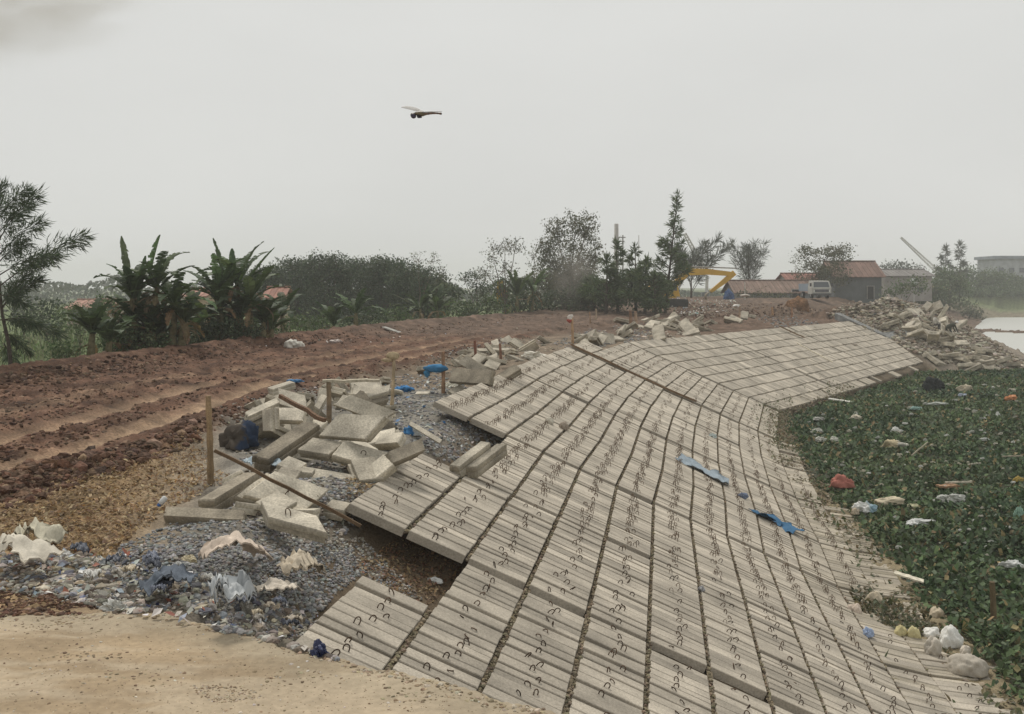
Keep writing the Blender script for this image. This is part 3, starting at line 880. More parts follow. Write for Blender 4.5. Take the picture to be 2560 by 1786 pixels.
HS((600, 345), .56, (785, 262), 1, (620, 372), 0, .80, .16, .10, 2, 'thin white slab edge pointing up at the back left of the heap')
HS((530, 420), .36, (700, 350), 1, (620, 440), 0, .7, .3, .14, 3, 'brown slab lying above the dark sack at the left of the heap')
HS((760, 390), .48, (935, 395), 0, (770, 318), 1, .6, .32, .10, 2, 'small bright slab with black crumbs on it, left of the rusty rail')
HS((705, 455), .40, (750, 455), 0, (700, 330), 1, .34, .4, .12, 1, 'upright slab stub left of the small bright slab')
HS((1300, 260), .48, (1430, 225), 1, (1310, 220), 1, .6, .3, .12, 2, 'pale slab behind the stake with the tan rag')
HS((1330, 300), .34, (1430, 270), 1, (1320, 262), 1, .5, .25, .12, 3, 'grey slab under the pale slab behind the tan rag stake')
HS((730, 205), .58, (860, 165), 1, (760, 215), 0, .8, .3, .10, 2, 'pale slab edge farthest back at the left, beside the dirt road')
HS((1345, 530), .30, (1480, 520), 0, (1380, 470), 1, .5, .4, .1, 2, 'cracked pale slab corner beside the blue rag in the gravel')
HS((1775, 650), -.12, (1960, 510), 1, (1830, 660), 0, .85, .16, .16, 0, 'grey round ended slab standing in the paving hole, outer of the two')
HS((1870, 660), -.16, (2050, 525), 1, (1930, 660), 0, .85, .16, .16, 1, 'grey round ended slab in the paving hole, against the laid rows')
HS((1540, 415), .20, (1720, 525), 0, (1555, 395), 1, .95, .12, .025, 2, 'thin white board lying on the gravel between heap and paving', step=False, name='white_board', cat='board', group=None)
HS((1770, 170), .30, (2000, 185), 0, (1790, 90), 1, 1.3, .4, .16, 3, 'long dark slab lying right of the blue rag stake at the edge of the paving')
HS((2000, 160), .22, (2150, 70), 1, (2040, 185), 0, .9, .24, .14, 3, 'dark slab propped at the paving edge beyond the long dark slab')
HS((1820, 60), .30, (1960, 150), 0, (1870, 20), 1, 1.0, .3, .12, 1, 'weathered slab between the two red stakes')

def tumble(poly, n, label, group, Ls=(.6, 1.0), seed=0, steep=.5, size=1.0):
    q = poly_px(poly, n); P = G(q[:, 0], q[:, 1])
    for k in range(n):
        a = random.uniform(0, math.pi); tl = random.gauss(0, steep)
        e1 = np.array((math.cos(a), math.sin(a), tl * .8)); e1 = norm(e1) * random.uniform(*Ls) * size
        e2 = np.cross(norm(np.array((random.gauss(0, steep), random.gauss(0, steep), 1))), e1); e2 = norm(e2) * random.uniform(.3, .45) * size
        mb = MB(); c = P[k] + np.array((0, 0, random.uniform(.05, .22) * size))
        broken_geo(mb, c - .5 * e1 - .5 * e2, e1, e2, .16 * size, random.randrange(3), True, seed + k)
        tag(obj('broken_slab', mb, M_DEBRIS, origin=c), label, 'concrete slab', group, 'thing')
tumble([(640, 1000), (860, 965), (960, 1060), (920, 1130), (760, 1170), (640, 1110)], 30, 'small grey slab fragment piled in among the larger slabs of the first heap', 'fragments in the first heap', (.35, .7), seed=50, steep=.6, size=.9)
tumble([(880, 1090), (1000, 1110), (1010, 1160), (930, 1220), (880, 1180)], 9, 'tilted slab fragment in the gravel between the hooked slabs and the white board', 'fragments by the white board', (.4, .75), seed=90, steep=.6, size=.95)
tumble([(840, 960), (960, 985), (960, 1050), (860, 1040)], 10, 'tilted slab fragment at the back of the first heap, under the level plank', 'fragments under the level plank', (.5, .9), seed=95, steep=.7)
tumble([(560, 1180), (700, 1180), (900, 1230), (860, 1300), (700, 1300), (600, 1280)], 9, 'small broken slab fragment on the ground around the wooden rail', 'fragments around the wooden rail', (.25, .5), seed=70, steep=.35, size=.8)
tumble([(880, 940), (1100, 930), (1180, 980), (1080, 1000), (930, 1040)], 12, 'slab fragment on the gravel between the tan rag stake and the paving', 'fragments by the tan rag stake', (.3, .6), seed=80, steep=.4, size=.9)
tumble([(1120, 910), (1230, 860), (1380, 855), (1340, 885), (1200, 935)], 26, 'grey slab tumbled at the paving edge between the red stakes and the long brown rail', 'slabs tumbled beyond the red stakes', seed=100)
tumble([(1400, 850), (1560, 810), (1580, 845), (1500, 870)], 18, 'grey slab tumbled among gravel where the long brown rail starts', 'slabs tumbled by the start of the brown rail', seed=200, size=1.3)
tumble([(1560, 830), (1640, 795), (1790, 795), (1770, 830), (1640, 850)], 26, 'grey slab in the far heap above the bend of the paving', 'slabs in the far heap above the bend', seed=300, size=1.6)
tumble([(1820, 800), (1900, 785), (1900, 812), (1830, 822)], 5, 'slab lying by the far stakes above the straight paving', 'slabs by the far stakes', seed=400, size=1.6)
tumble([(2180, 790), (2330, 770), (2440, 850), (2420, 880), (2330, 860), (2230, 830)], 30, 'tan block tumbled on the rubble spur', 'blocks on the rubble spur', seed=500, size=2.0, steep=.6)
tumble([(2310, 888), (2400, 890), (2480, 880), (2550, 910), (2480, 940), (2380, 925)], 26, 'yellowish block at the water end of the rubble spur', 'blocks at the water end of the spur', seed=600, size=1.8, steep=.28)

# ------------------------------------------------------------------ sacks, rags, bags
def lump(name, px, py, wp, hp, col, label, cat, group=None, mt=None, depth=.7, crease=.28, seed=None, lift=0.0, yaw=None, z=None, two=None):
    """a crumpled bag or sack resting on the ground: wp, hp in photo pixels"""
    if z is not None:
        Y = F * (CZ - z) / (py + hp * .35 - HY); p = W(px, py + hp * .35, Y); p[2] = z
    else:
        p = g1(px, py + hp * .35); Y = p[1]
    w = wp * Y / F; h = hp * Y / F * .95
    h = min(h, w * .9)
    if z is not None: w, h, depth = w * .92, h * .8, .5
    s = seed if seed is not None else int(px * 3 + py)
    v, f = ICO[4]
    v = v.copy()
    rr = np.random.default_rng(s); o3 = rr.uniform(0, 50, 3)
    ang = np.arctan2(v[:, 1], v[:, 0])
    n1 = fbm(v[:, 0] * 1.6 + o3[0], v[:, 1] * 1.6 + v[:, 2] * 1.1 + o3[1], 3, s % 97)
    n3 = np.abs(fbm(v[:, 0] * 6.5 + v[:, 1] * 3 + o3[2], v[:, 2] * 6.5 + v[:, 1] * 3, 2, s % 83))
    n2 = np.abs(fbm(v[:, 0] * 3.2 + v[:, 2] * 2 + o3[1], v[:, 1] * 3.2 - v[:, 2] * 1.5 + o3[2], 3, s % 89))
    k = 1 + crease * 1.6 * n1 - crease * 1.5 * n2 - crease * .55 * n3 + .10 * np.sin(3 * ang + o3[0])
    v = v * k[:, None]
    v[:, 2] = np.where(v[:, 2] < -.25, -.25 + (v[:, 2] + .25) * .15, v[:, 2])
    v = v * np.array((w / 2, w / 2 * depth, h / 1.3))
    ya = rr.uniform(-.5, .5) if yaw is None else yaw
    c_, s_ = math.cos(ya), math.sin(ya)
    v = np.stack([v[:, 0] * c_ - v[:, 1] * s_, v[:, 0] * s_ + v[:, 1] * c_, v[:, 2]], -1)
    v[:, 2] += h / 1.3 * .28 + lift
    mb = MB()
    cc = np.tile(np.array(col), (len(v), 1)) * (1 + .12 * n1[:, None])
    if two is not None:
        sel = (v[:, 0] + .2 * w * n1) > w * .12
        cc[sel] = two
    mb.add(v + p, f, cc)
    return tag(obj(name, mb, mt or M_CLOTH, origin=p, smooth=(mt is not M_PLASTIC)), label, cat, group, 'thing')

def rag(name, pts, wid, col, label, cat='rag', group=None, mt=None, seed=0, lift=.02, zabs=None, two=None, amp=.22, arch=0.0):
    """a limp strip of cloth draped along pixel points on the ground or bank"""
    P = np.array([g1(*q) for q in pts]) + np.array((0, 0, .11))
    m = 26; k = 9
    t = np.linspace(0, 1, m); kn = np.linspace(0, 1, len(P))
    C = np.stack([np.interp(t, kn, P[:, i]) for i in range(3)], -1)
    d = np.gradient(C, axis=0); d /= np.linalg.norm(d, axis=1)[:, None]
    sd_ = np.cross(d, (0, 0, 1.0)); sd_ /= np.linalg.norm(sd_, axis=1)[:, None]
    rr = np.random.default_rng(seed)
    wv = wid * (.55 + .6 * np.abs(np.sin(t * 5 + seed)) * .6 + .25 * rr.uniform(size=m))
    u = np.linspace(-.5, .5, k)
    V_ = C[:, None] + sd_[:, None] * (u[None, :, None] * wv[:, None, None])
    tt, uu = np.meshgrid(t, u, indexing='ij')
    V_[..., 2] += lift + wid * amp * (fbm(tt * 7 + seed, uu * 5, 3, seed) + .5) + wid * amp * .8 * (.5 - np.abs(fbm(tt * 4 - seed, uu * 8 + tt * 5, 2, seed + 5))) * (amp > .25) + arch * np.sin(tt * np.pi) * (1 - 1.2 * uu ** 2)
    top = V_.reshape(-1, 3); bot = top - np.array((0, 0, .012))
    f = []
    for i in range(m - 1):
        for j in range(k - 1):
            a = i * k + j; f += [(a, a + 1, a + k + 1, a + k)]
    f2 = [(q[3] + m * k, q[2] + m * k, q[1] + m * k, q[0] + m * k) for q in f]
    rim = [(i * k, (i + 1) * k) for i in range(m - 1)] + [((m - 1) * k + j, (m - 1) * k + j + 1) for j in range(k - 1)] + \
          [((i + 1) * k + k - 1, i * k + k - 1) for i in range(m - 1)] + [(j + 1, j) for j in range(k - 1)]
    f3 = [(b_, a_, a_ + m * k, b_ + m * k) for a_, b_ in rim]
    cc = np.tile(np.array(col), (2 * m * k, 1)) * (1 + .35 * np.tile(fbm(tt.ravel() * 5, uu.ravel() * 3, 2, seed + 3), 2)[:, None])
    if two is not None:
        cc[np.tile(tt.ravel() > .62, 2)] = two
    mb = MB(); mb.add(np.vstack([top, bot]), f + f2 + f3, cc)
    o = obj(name, mb, mt or M_CLOTH, origin=C[m // 2], smooth=True)
    return tag(o, label, cat, group, 'thing')

WHITE, BEIGE, PINKISH, GREY = (.66, .65, .61), (.55, .47, .34), (.55, .46, .38), (.38, .35, .30)
# foreground rubble
rag('sack', [(505, 1446), (560, 1436), (610, 1438), (655, 1446)], .30, PINKISH, 'large pinkish beige sack lying on the gravel with a dark hollow under it', 'sack', seed=3, amp=.35, arch=.15)
rag('torn_cloth', [(722, 1492), (750, 1478), (782, 1480)], .30, (.52, .45, .35), 'torn beige cloth standing in folds beside the lowest slab row', 'cloth', seed=12, amp=.5, arch=.10)
rag('cloth', [(650, 1522), (700, 1512), (742, 1518)], .20, (.56, .50, .42), 'flat pale cloth on the gravel below the torn beige cloth', 'cloth', seed=15, amp=.35, arch=.02)
lump('plastic_bag', 283, 1506, 78, 40, (.55, .55, .51), 'crumpled grey white bag at the tip of the red soil patch', 'bag', mt=M_PLASTIC, crease=.55)
rag('cloth', [(358, 1505), (420, 1492), (486, 1504)], .26, (.12, .14, .17), 'dark blue grey cloth lying in the rubble', 'cloth', seed=18, amp=.34, arch=.04)
rag('tarpaulin', [(-30, 1440), (40, 1430), (112, 1456)], .36, (.50, .46, .385), 'white tarpaulin over a lump of tan soil at the left edge', 'tarpaulin', seed=22, amp=.28, arch=.08)
rag('cloth', [(36, 1388), (80, 1384), (140, 1390)], .30, (.45, .42, .33), 'dirty beige cloth peaked like a tent behind the tarpaulin', 'cloth', seed=25, amp=.4, arch=.10)
rag('plastic_bag', [(530, 1588), (566, 1582), (602, 1594)], .17, (.42, .44, .45), 'grey white striped bag at the edge of the dirt platform', 'bag', seed=31, amp=.6, arch=.05, mt=M_PLASTIC)
lump('plastic_bag', 800, 1632, 56, 36, (.035, .045, .11), 'dark blue bag at the foot of the lowest slab row', 'bag', mt=M_PLASTIC, crease=.4)
lump('sack', 806, 1608, 34, 26, (.16, .10, .07), 'small dark brown sack on top of the dark blue bag', 'sack', crease=.3, lift=.06)
lump('plastic_bag', 470, 1402, 46, 22, (.5, .43, .28), 'small yellowish bag in the rubble above the dark blue cloth', 'bag', mt=M_PLASTIC)
lump('plastic_bag', 610, 1520, 42, 36, (.32, .305, .27), 'grey crumpled bag between torn cloth and striped bag', 'bag', mt=M_PLASTIC, crease=.5)
lump('plastic_bag', 160, 1384, 42, 22, (.64, .63, .60), 'small white scrap of bag right of the tent shaped cloth', 'bag', mt=M_PLASTIC, crease=.5)
lump('sack', 598, 1098, 118, 66, (.075, .062, .05), 'dark sack slumped at the left of the slab heap beside the bamboo stake', 'sack', crease=.3, two=(.03, .045, .08))
rag('plastic_sheet', [(618, 1186), (660, 1178), (712, 1190)], .26, (.30, .38, .43), 'light blue plastic sheet crumpled in front of the slab heap', 'plastic sheet', seed=28, amp=.3, arch=.02, mt=M_PLASTIC)
lump('rag', 1010, 972, 52, 20, (.06, .20, .42), 'bright blue rag on the gravel behind the tan rag stake', 'rag', crease=.5)
lump('rag', 740, 958, 44, 9, (.07, .19, .36), 'flat blue rag on the far edge of the slab heap', 'rag', crease=.4)
lump('rag', 1030, 1082, 44, 26, (.07, .22, .45), 'blue and white rag in the gravel beside the white board', 'rag', crease=.55, two=(.6, .62, .62))
lump('sack', 738, 862, 54, 24, (.66, .63, .56), 'white sack lying alone on the red road bank', 'sack', crease=.4)
lump('plastic_bag', 840, 855, 34, 10, (.5, .42, .38), 'pinkish scrap on the road bank right of the white sack', 'bag', mt=M_PLASTIC)
lump('plastic_bag', 1086, 1452, 44, 12, (.70, .70, .67), 'bright white scrap under the overhanging corner of the paving', 'bag', mt=M_PLASTIC, crease=.3)
lump('plastic_bag', 1120, 965, 60, 22, (.6, .57, .48), 'pale crumpled bag at the paving edge under the blue rag stake', 'bag', mt=M_PLASTIC, crease=.5)
lump('plastic_bag', 1185, 955, 40, 20, (.30, .36, .42), 'blue grey bag at the paving edge under the long dark slab', 'bag', mt=M_PLASTIC, crease=.5)
lump('plastic_bag', 1340, 890, 70, 22, (.66, .62, .53), 'cream plastic sheet on the paving edge below the tumbled slabs', 'plastic sheet', mt=M_PLASTIC, crease=.5)
q = poly_px([(20, 1400), (300, 1410), (500, 1470), (800, 1560), (830, 1630), (640, 1590), (450, 1520), (300, 1525), (170, 1480)], 26)
for k, (px, py) in enumerate(q):
    w_ = random.uniform(16, 42); g_ = G([px - w_ / 2, px, px + w_ / 2], [py + 3, py, py + 4])
    rag('scrap', [(px - w_ / 2, py + 3), (px, py), (px + w_ / 2, py + 4)], w_ * .0022, random.choice([WHITE, BEIGE, GREY, (.5, .5, .48), (.2, .22, .28), (.42, .36, .28), (.10, .11, .14)]),
        'small crumpled scrap in the rubble strip along the dirt platform', 'scrap', 'scraps in the rubble strip', M_PLASTIC, seed=60 + k, amp=.6, arch=.015)
# on the paving
rag('rag', [(1700, 1160), (1745, 1185), (1790, 1210), (1822, 1226)], .62, (.27, .32, .36), 'grey blue rag stretched down the middle of the paving', seed=4)
rag('rag', [(1888, 1300), (1925, 1312), (1960, 1330), (1982, 1350)], .52, (.05, .13, .23), 'strong blue rag on the paving nearer the water', seed=9)
lump('stone', 1374, 1066, 24, 18, (.50, .46, .38), 'pale stone lying on the paving', 'stone', mt=M_STONE, crease=.12, lift=.1)
lump('sack', 1408, 1078, 30, 22, (.30, .25, .2), 'small brown sack beside the pale stone on the paving', 'sack', crease=.3, lift=.1)
lump('rag', 1858, 1252, 26, 14, (.15, .18, .25), 'small slate blue scrap on the paving between the two blue rags', 'rag', crease=.5, lift=.1)
lump('plastic_bag', 1782, 1098, 26, 12, (.52, .58, .56), 'small pale green scrap high on the paving', 'bag', mt=M_PLASTIC, crease=.5, lift=.1)
lump('rag', 2172, 1598, 30, 20, (.34, .42, .58), 'small light blue scrap on the lower paving near the sacks', 'rag', crease=.5, lift=.1)
lump('plastic_bag', 1754, 1490, 18, 12, (.42, .42, .43), 'small grey bag caught in a seam low on the paving', 'bag', mt=M_PLASTIC, crease=.4, lift=.1)
# sacks at the water's edge
for px, py, w, h, c, lb in (
        (2185, 1502, 46, 36, (.5, .43, .32), 'round tan sack at the water edge right of the weedy patch'),
        (2252, 1582, 32, 34, (.52, .46, .25), 'yellowish sack, left one of the touching pair'),
        (2284, 1586, 34, 36, (.56, .5, .28), 'yellowish sack, right one of the touching pair'),
        (2328, 1586, 44, 26, (.72, .70, .66), 'white sack right behind the yellowish pair'),
        (2376, 1600, 62, 52, (.70, .69, .65), 'tall white sack with folded top, largest of the pale sacks'),
        (2334, 1624, 52, 50, (.46, .42, .36), 'greyish sack in front of the tall white one'),
        (2412, 1630, 30, 38, (.58, .52, .44), 'narrow pinkish sack right of the tall white one'),
        (2425, 1664, 105, 48, (.42, .38, .32), 'long grey sack lying downhill of the white sacks'),
        (2340, 1532, 46, 26, (.5, .42, .31), 'lumpy tan sack left of the wooden pile'),
        (2388, 1528, 58, 26, (.5, .43, .32), 'wide tan sack just left of the wooden pile'),
        (2470, 1530, 46, 44, (.52, .44, .33), 'tan sack behind the foot of the wooden pile'),
        (2512, 1552, 42, 30, (.5, .42, .32), 'round tan sack right of the wooden pile'),
        (2535, 1575, 40, 28, (.48, .40, .30), 'low tan sack at the right frame edge by the pile'),
        (2512, 1682, 74, 28, (.30, .26, .20), 'brown sack half sunk in the hyacinth at lower right'),
        (2552, 1694, 44, 30, (.48, .4, .28), 'tan sack at the right frame edge below the brown one'),
        (2138, 1528, 40, 32, (.55, .46, .38), 'pinkish stone lump in the weedy patch on the lower paving')):
    lump('sandbag', px, py, w, h, c, lb, 'sack', 'sacks at the water edge', crease=.2, depth=.8)
# litter afloat on the hyacinth
FL = .22
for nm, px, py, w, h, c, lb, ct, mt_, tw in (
        ('sack', 2232, 1108, 82, 28, (.56, .47, .31), 'swollen beige sack afloat on the hyacinth, largest out there', 'sack', M_CLOTH, (.55, .52, .45)),
        ('plastic_bag', 2242, 1076, 34, 16, (.70, .70, .66), 'white bag afloat just above the swollen beige sack', 'bag', M_PLASTIC, None),
        ('carton', 2085, 1098, 22, 20, (.56, .55, .49), 'small white square carton near the toe of the paving', 'carton', M_CLOTH, None),
        ('cloth', 2108, 1204, 78, 38, (.36, .14, .11), 'faded red cloth bundled on the hyacinth by the bank', 'cloth', M_CLOTH, None),
        ('plastic_bag', 2165, 1268, 66, 30, (.72, .72, .70), 'white bag with a blue corner below the red cloth', 'bag', M_PLASTIC, (.35, .5, .58)),
        ('sack', 2220, 1252, 90, 24, (.52, .45, .33), 'long beige sack right of the white and blue bag', 'sack', M_CLOTH, None),
        ('plastic_bag', 2285, 1265, 46, 10, (.5, .47, .3), 'flat yellowish strip at the end of the long beige sack', 'bag', M_PLASTIC, None),
        ('stone', 2140, 1278, 26, 22, (.5, .42, .32), 'pale round lump left of the white and blue bag', 'stone', M_STONE, None),
        ('plastic_bag', 2378, 1245, 84, 30, (.54, .54, .50), 'arched grey white bag in the middle of the hyacinth', 'bag', M_PLASTIC, None),
        ('plastic_bag', 2300, 1305, 78, 20, (.72, .72, .70), 'torn bright white bag below the arched one', 'bag', M_PLASTIC, None),
        ('plastic_bag', 2247, 1368, 20, 12, (.62, .61, .56), 'tiny white scrap near the weedy toe of the paving', 'bag', M_PLASTIC, None),
        ('plastic_bag', 2532, 1410, 58, 22, (.66, .66, .64), 'white bag at the right frame edge above the wooden pile', 'bag', M_PLASTIC, None),
        ('plastic_bag', 2550, 1280, 36, 42, (.30, .46, .36), 'pale green bag at the right frame edge', 'bag', M_PLASTIC, None),
        ('plastic_bag', 2527, 994, 46, 18, (.62, .28, .12), 'orange bag far out at the right on the hyacinth', 'bag', M_PLASTIC, None),
        ('plastic_bag', 2528, 976, 22, 12, (.62, .57, .48), 'cream bag on top of the orange bag', 'bag', M_PLASTIC, None),
        ('plastic_bag', 2546, 1198, 30, 16, (.52, .38, .10), 'yellow scrap at the right frame edge', 'bag', M_PLASTIC, None),
        ('plastic_bag', 2288, 1020, 36, 11, (.30, .44, .40), 'teal green bag far out on the hyacinth', 'bag', M_PLASTIC, None),
        ('sack', 2140, 1042, 34, 16, (.56, .5, .4), 'beige bag nearer the straight paving than the teal one', 'sack', M_CLOTH, None),
        ('plastic_bag', 2048, 1046, 40, 12, (.5, .49, .45), 'grey white strip along the toe of the straight paving', 'bag', M_PLASTIC, None),
        ('plastic_bag', 2042, 1076, 36, 13, (.55, .54, .48), 'pale bag close to the inner bend of the paving', 'bag', M_PLASTIC, None),
        ('plastic_bag', 2404, 987, 28, 12, (.52, .56, .66), 'bluish white bag in front of the tan mound on the hyacinth', 'bag', M_PLASTIC, None),
        ('sack', 2412, 970, 52, 24, (.40, .35, .26), 'tan mound of sacking far out on the hyacinth', 'sack', M_CLOTH, None),
        ('plastic_bag', 2345, 1009, 68, 9, (.38, .40, .36), 'long grey strip between the teal bag and the tan mound', 'bag', M_PLASTIC, None),
        ('plastic_bag', 2460, 1098, 38, 10, (.58, .58, .55), 'white strip right of the swollen beige sack', 'bag', M_PLASTIC, None),
        ('plastic_bag', 2494, 1036, 18, 14, (.66, .66, .62), 'small white bag below the orange bag', 'bag', M_PLASTIC, None),
        ('tarpaulin', 2332, 962, 62, 40, (.022, .025, .026), 'black mound in place of a shadowed hollow at the hyacinth edge below the spur', 'tarpaulin', M_CLOTH, None),  # added dark mound standing for the shade of a hollow
        ('plastic_bag', 2052, 1098, 40, 16, (.55, .54, .48), 'pale bag left of the square carton', 'bag', M_PLASTIC, None)):
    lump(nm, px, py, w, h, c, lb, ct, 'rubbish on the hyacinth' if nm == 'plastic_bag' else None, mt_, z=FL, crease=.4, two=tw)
q = poly_px([(2010, 1050), (2300, 960), (2555, 960), (2555, 1400), (2330, 1380), (2160, 1230), (2050, 1150)], 120)
for k, (px, py) in enumerate(q):
    w = random.uniform(7, 16)
    lump('scrap', px, py, w, w * .5, random.choice([WHITE, (.5, .47, .4), (.46, .46, .42), (.56, .52, .42)]),
         'small pale scrap of plastic caught in the hyacinth', 'scrap', 'small pale scraps on the hyacinth', M_PLASTIC, z=FL + .04, crease=.5, seed=k)

def plank(name, a, b, wd, th, col, label, cat='plank', group=None, mt=None, n=None):
    """a straight batten between two world points, slightly wedge-cut at the ends"""
    a = np.array(a, float); b = np.array(b, float)
    d = norm(b - a); up = np.array((0, 0, 1.0)) if n is None else np.array(n); s = norm(np.cross(d, up)); u = np.cross(s, d)
    mb = MB(); m = 9
    rr = np.random.default_rng(int(abs(a[0] * 100)) + 1)
    ring = []
    for i in range(m):
        c = a + (b - a) * i / (m - 1) + u * rr.normal(0, th * .12) + s * rr.normal(0, wd * .05)
        ring.append([c + s * x * wd / 2 + u * y * th / 2 for x, y in ((-1, -1), (1, -1), (1, 1), (-1, 1))])
    v = np.array(ring).reshape(-1, 3); f = [(0, 1, 2, 3), (4 * m - 1, 4 * m - 2, 4 * m - 3, 4 * m - 4)]
    for i in range(m - 1):
        for j in range(4):
            j2 = (j + 1) % 4; f.append((4 * i + j, 4 * i + 4 + j, 4 * i + 4 + j2, 4 * i + j2))
    mb.add(v, f, np.array(col) * rr.uniform(.85, 1.15, (len(v), 1)))
    return tag(obj(name, mb, mt or M_WOOD, origin=.5 * (a + b)), label, cat, group, 'thing')

# hyacinth board with pole
p = W(2375, 1216, F * (CZ - .3) / (1216 - HY)); p2 = W(2432, 1210, p[1] + .3)
plank('wooden_board', p - np.array((.35, 0, 0)), p + np.array((.25, .05, .02)), .3, .06, (.28, .17, .10), 'short brown board afloat above the arched grey bag', 'board')
plank('pole', p + np.array((-.1, .1, .09)), p + np.array((.75, .2, .1)), .05, .05, (.5, .45, .36), 'pale pole resting on the brown board in the hyacinth', 'pole')
for k, (a, b, col, lb) in enumerate((((2278, 1140), (2320, 1106), (.30, .27, .2), 'thin bare stick poking from the hyacinth near the swollen sack'),
                                     ((2420, 1162), (2452, 1158), (.45, .42, .34), 'short pale stick afloat at the right of the hyacinth'),
                                     ((2505, 1142), (2556, 1140), (.38, .33, .25), 'long pale reed afloat by the right frame edge'))):
    A = W(a[0], a[1], F * (CZ - .3) / (a[1] - HY)); B = W(b[0], b[1], A[1] + .3)
    plank('stick', A, B, .04, .04, col, lb, 'stick')
p = W(2275, 1448, F * (CZ - .35) / (1448 - HY))
plank('pale_board', p + np.array((-.28, .12, .10)), p + np.array((.24, -.1, -.02)), .22, .03, (.6, .55, .44), 'cream board lying at the water edge above the sacks', 'board')
p = W(2100, 1004, F * (CZ - .3) / (1004 - HY))
plank('pale_board', p + np.array((-.5, .3, .12)), p + np.array((.5, -.3, 0)), .35, .05, (.62, .6, .54), 'white board afloat near the toe of the straight paving', 'board')

# ------------------------------------------------------------------ stakes, rails, planks
def stake(bx, by, tx, ty, rad, col, label, name='stake', cat='stake', rag_=None, nodes=True, group='stakes along the top of the paving', gz=None):
    g = g1(bx, by) if gz is None else W(bx, by, F * (CZ - gz) / (by - HY))
    top = W(tx, ty, g[1] + random.uniform(-.05, .05))
    e = thing(name, g, label, cat, group)
    mb = MB(); t = np.linspace(-.08, 1, 14)
    P = g + (top - g) * t[:, None] + np.stack([np.sin(t * 4) * .006, 0 * t, 0 * t], -1)
    r = np.full(14, rad) * (1.08 - .2 * t)
    if nodes: r[3::4] *= 1.18
    cc = np.tile(np.repeat(np.array(col)[None], 14, 0) * rng.uniform(.8, 1.15, (14, 1)), (1, 1))
    tube(mb, P, r, 9, (1, 1, 1)); k = mb.c[-1]; k[:] = np.vstack([np.repeat(cc, 9, 0), cc[0], cc[-1]])
    obj('shaft', mb, M_WOOD, parent=e, smooth=False)
    if rag_: 
        for (dx, dy, w, h, c) in rag_:
            m2 = MB(); v, f = ICO[3]; v = v.copy()
            kk = 1 + .5 * fbm(v[:, 0] * 2 + dx, v[:, 1] * 2 + v[:, 2] * 2, 3, 5); v = v * kk[:, None]
            S = g[1] / F
            v = v * np.array((w * S / 2, w * S / 3, h * S / 2)) + top + np.array((dx * S, 0, -dy * S))
            m2.add(v, f, np.array(c)[None] * (1 + .3 * fbm(v[:, 0] * 30, v[:, 2] * 30, 2, 3))[:, None])
            obj('rag', m2, M_CLOTH, parent=e, smooth=True)
    return e
stake(526, 1212, 521, 990, .04, (.27, .19, .11), 'thick bamboo stake standing alone in front of the first slab heap')
stake(822, 1055, 822, 955, .05, (.21, .155, .10), 'squat dark post standing in the first slab heap under the plank', name='post', cat='post', nodes=False)
stake(978, 1030, 986, 893, .035, (.40, .31, .2), 'leaning stake topped with a tan rag behind the first slab heap', rag_=[(-2, -2, 30, 20, (.42, .33, .21)), (-18, 8, 24, 12, (.40, .31, .2))])
stake(1108, 984, 1108, 880, .045, (.26, .16, .10), 'stake with a blue rag tied halfway down', rag_=[(-18, 42, 52, 22, (.045, .16, .30)), (-40, 52, 14, 22, (.05, .18, .32))])
stake(1189, 905, 1187, 852, .05, (.20, .09, .06), 'dark red stake, nearer of the two short ones past the blue rag', nodes=False)
stake(1252, 900, 1250, 860, .05, (.22, .12, .08), 'dark red stake, farther of the two short ones past the blue rag', nodes=False)
stake(1432, 862, 1430, 792, .06, (.38, .25, .15), 'stake topped with a red and white rag where the brown rail begins', rag_=[(-4, 2, 14, 14, (.6, .55, .5)), (-6, 10, 14, 10, (.35, .08, .06))])
stake(1490, 800, 1490, 772, .07, (.36, .28, .2), 'pale short stake on the road edge right of the red and white rag')
stake(1476, 810, 1474, 780, .05, (.3, .2, .13), 'thin short stake beside the pale one on the road edge')
stake(1577, 824, 1576, 776, .09, (.24, .15, .10), 'dark stake, left of the thick pair before the far heap')
stake(1590, 824, 1589, 778, .10, (.34, .24, .17), 'brown stake, right of the thick pair before the far heap')
stake(1848, 806, 1850, 765, .07, (.38, .28, .2), 'far stake with a white rag above the straight paving', rag_=[(-10, 0, 20, 8, (.68, .66, .62)), (12, -26, 26, 7, (.5, .45, .4))])
stake(1862, 750, 1862, 706, .06, (.55, .52, .46), 'tall pale pole in front of the low red roofed shed', name='pole', cat='pole', nodes=False, group=None)
stake(1932, 790, 1930, 768, .09, (.42, .25, .14), 'short orange brown stake in front of the soil pile')
stake(1980, 796, 1979, 770, .09, (.36, .2, .12), 'short red brown stake just below the soil pile')
stake(2484, 1592, 2481, 1455, .055, (.14, .105, .06), 'dark wooden pile standing in the hyacinth near the right edge', name='wooden_pile', cat='pile', nodes=False, gz=-.05, group=None)
# plank on the post
p = W(822, 957, g1(822, 1055)[1])
plank('wooden_plank', p + np.array((-.12, 0, .03)), p + np.array((.95, .25, .01)), .2, .05, (.42, .37, .28), 'weathered plank laid level across the squat dark post')
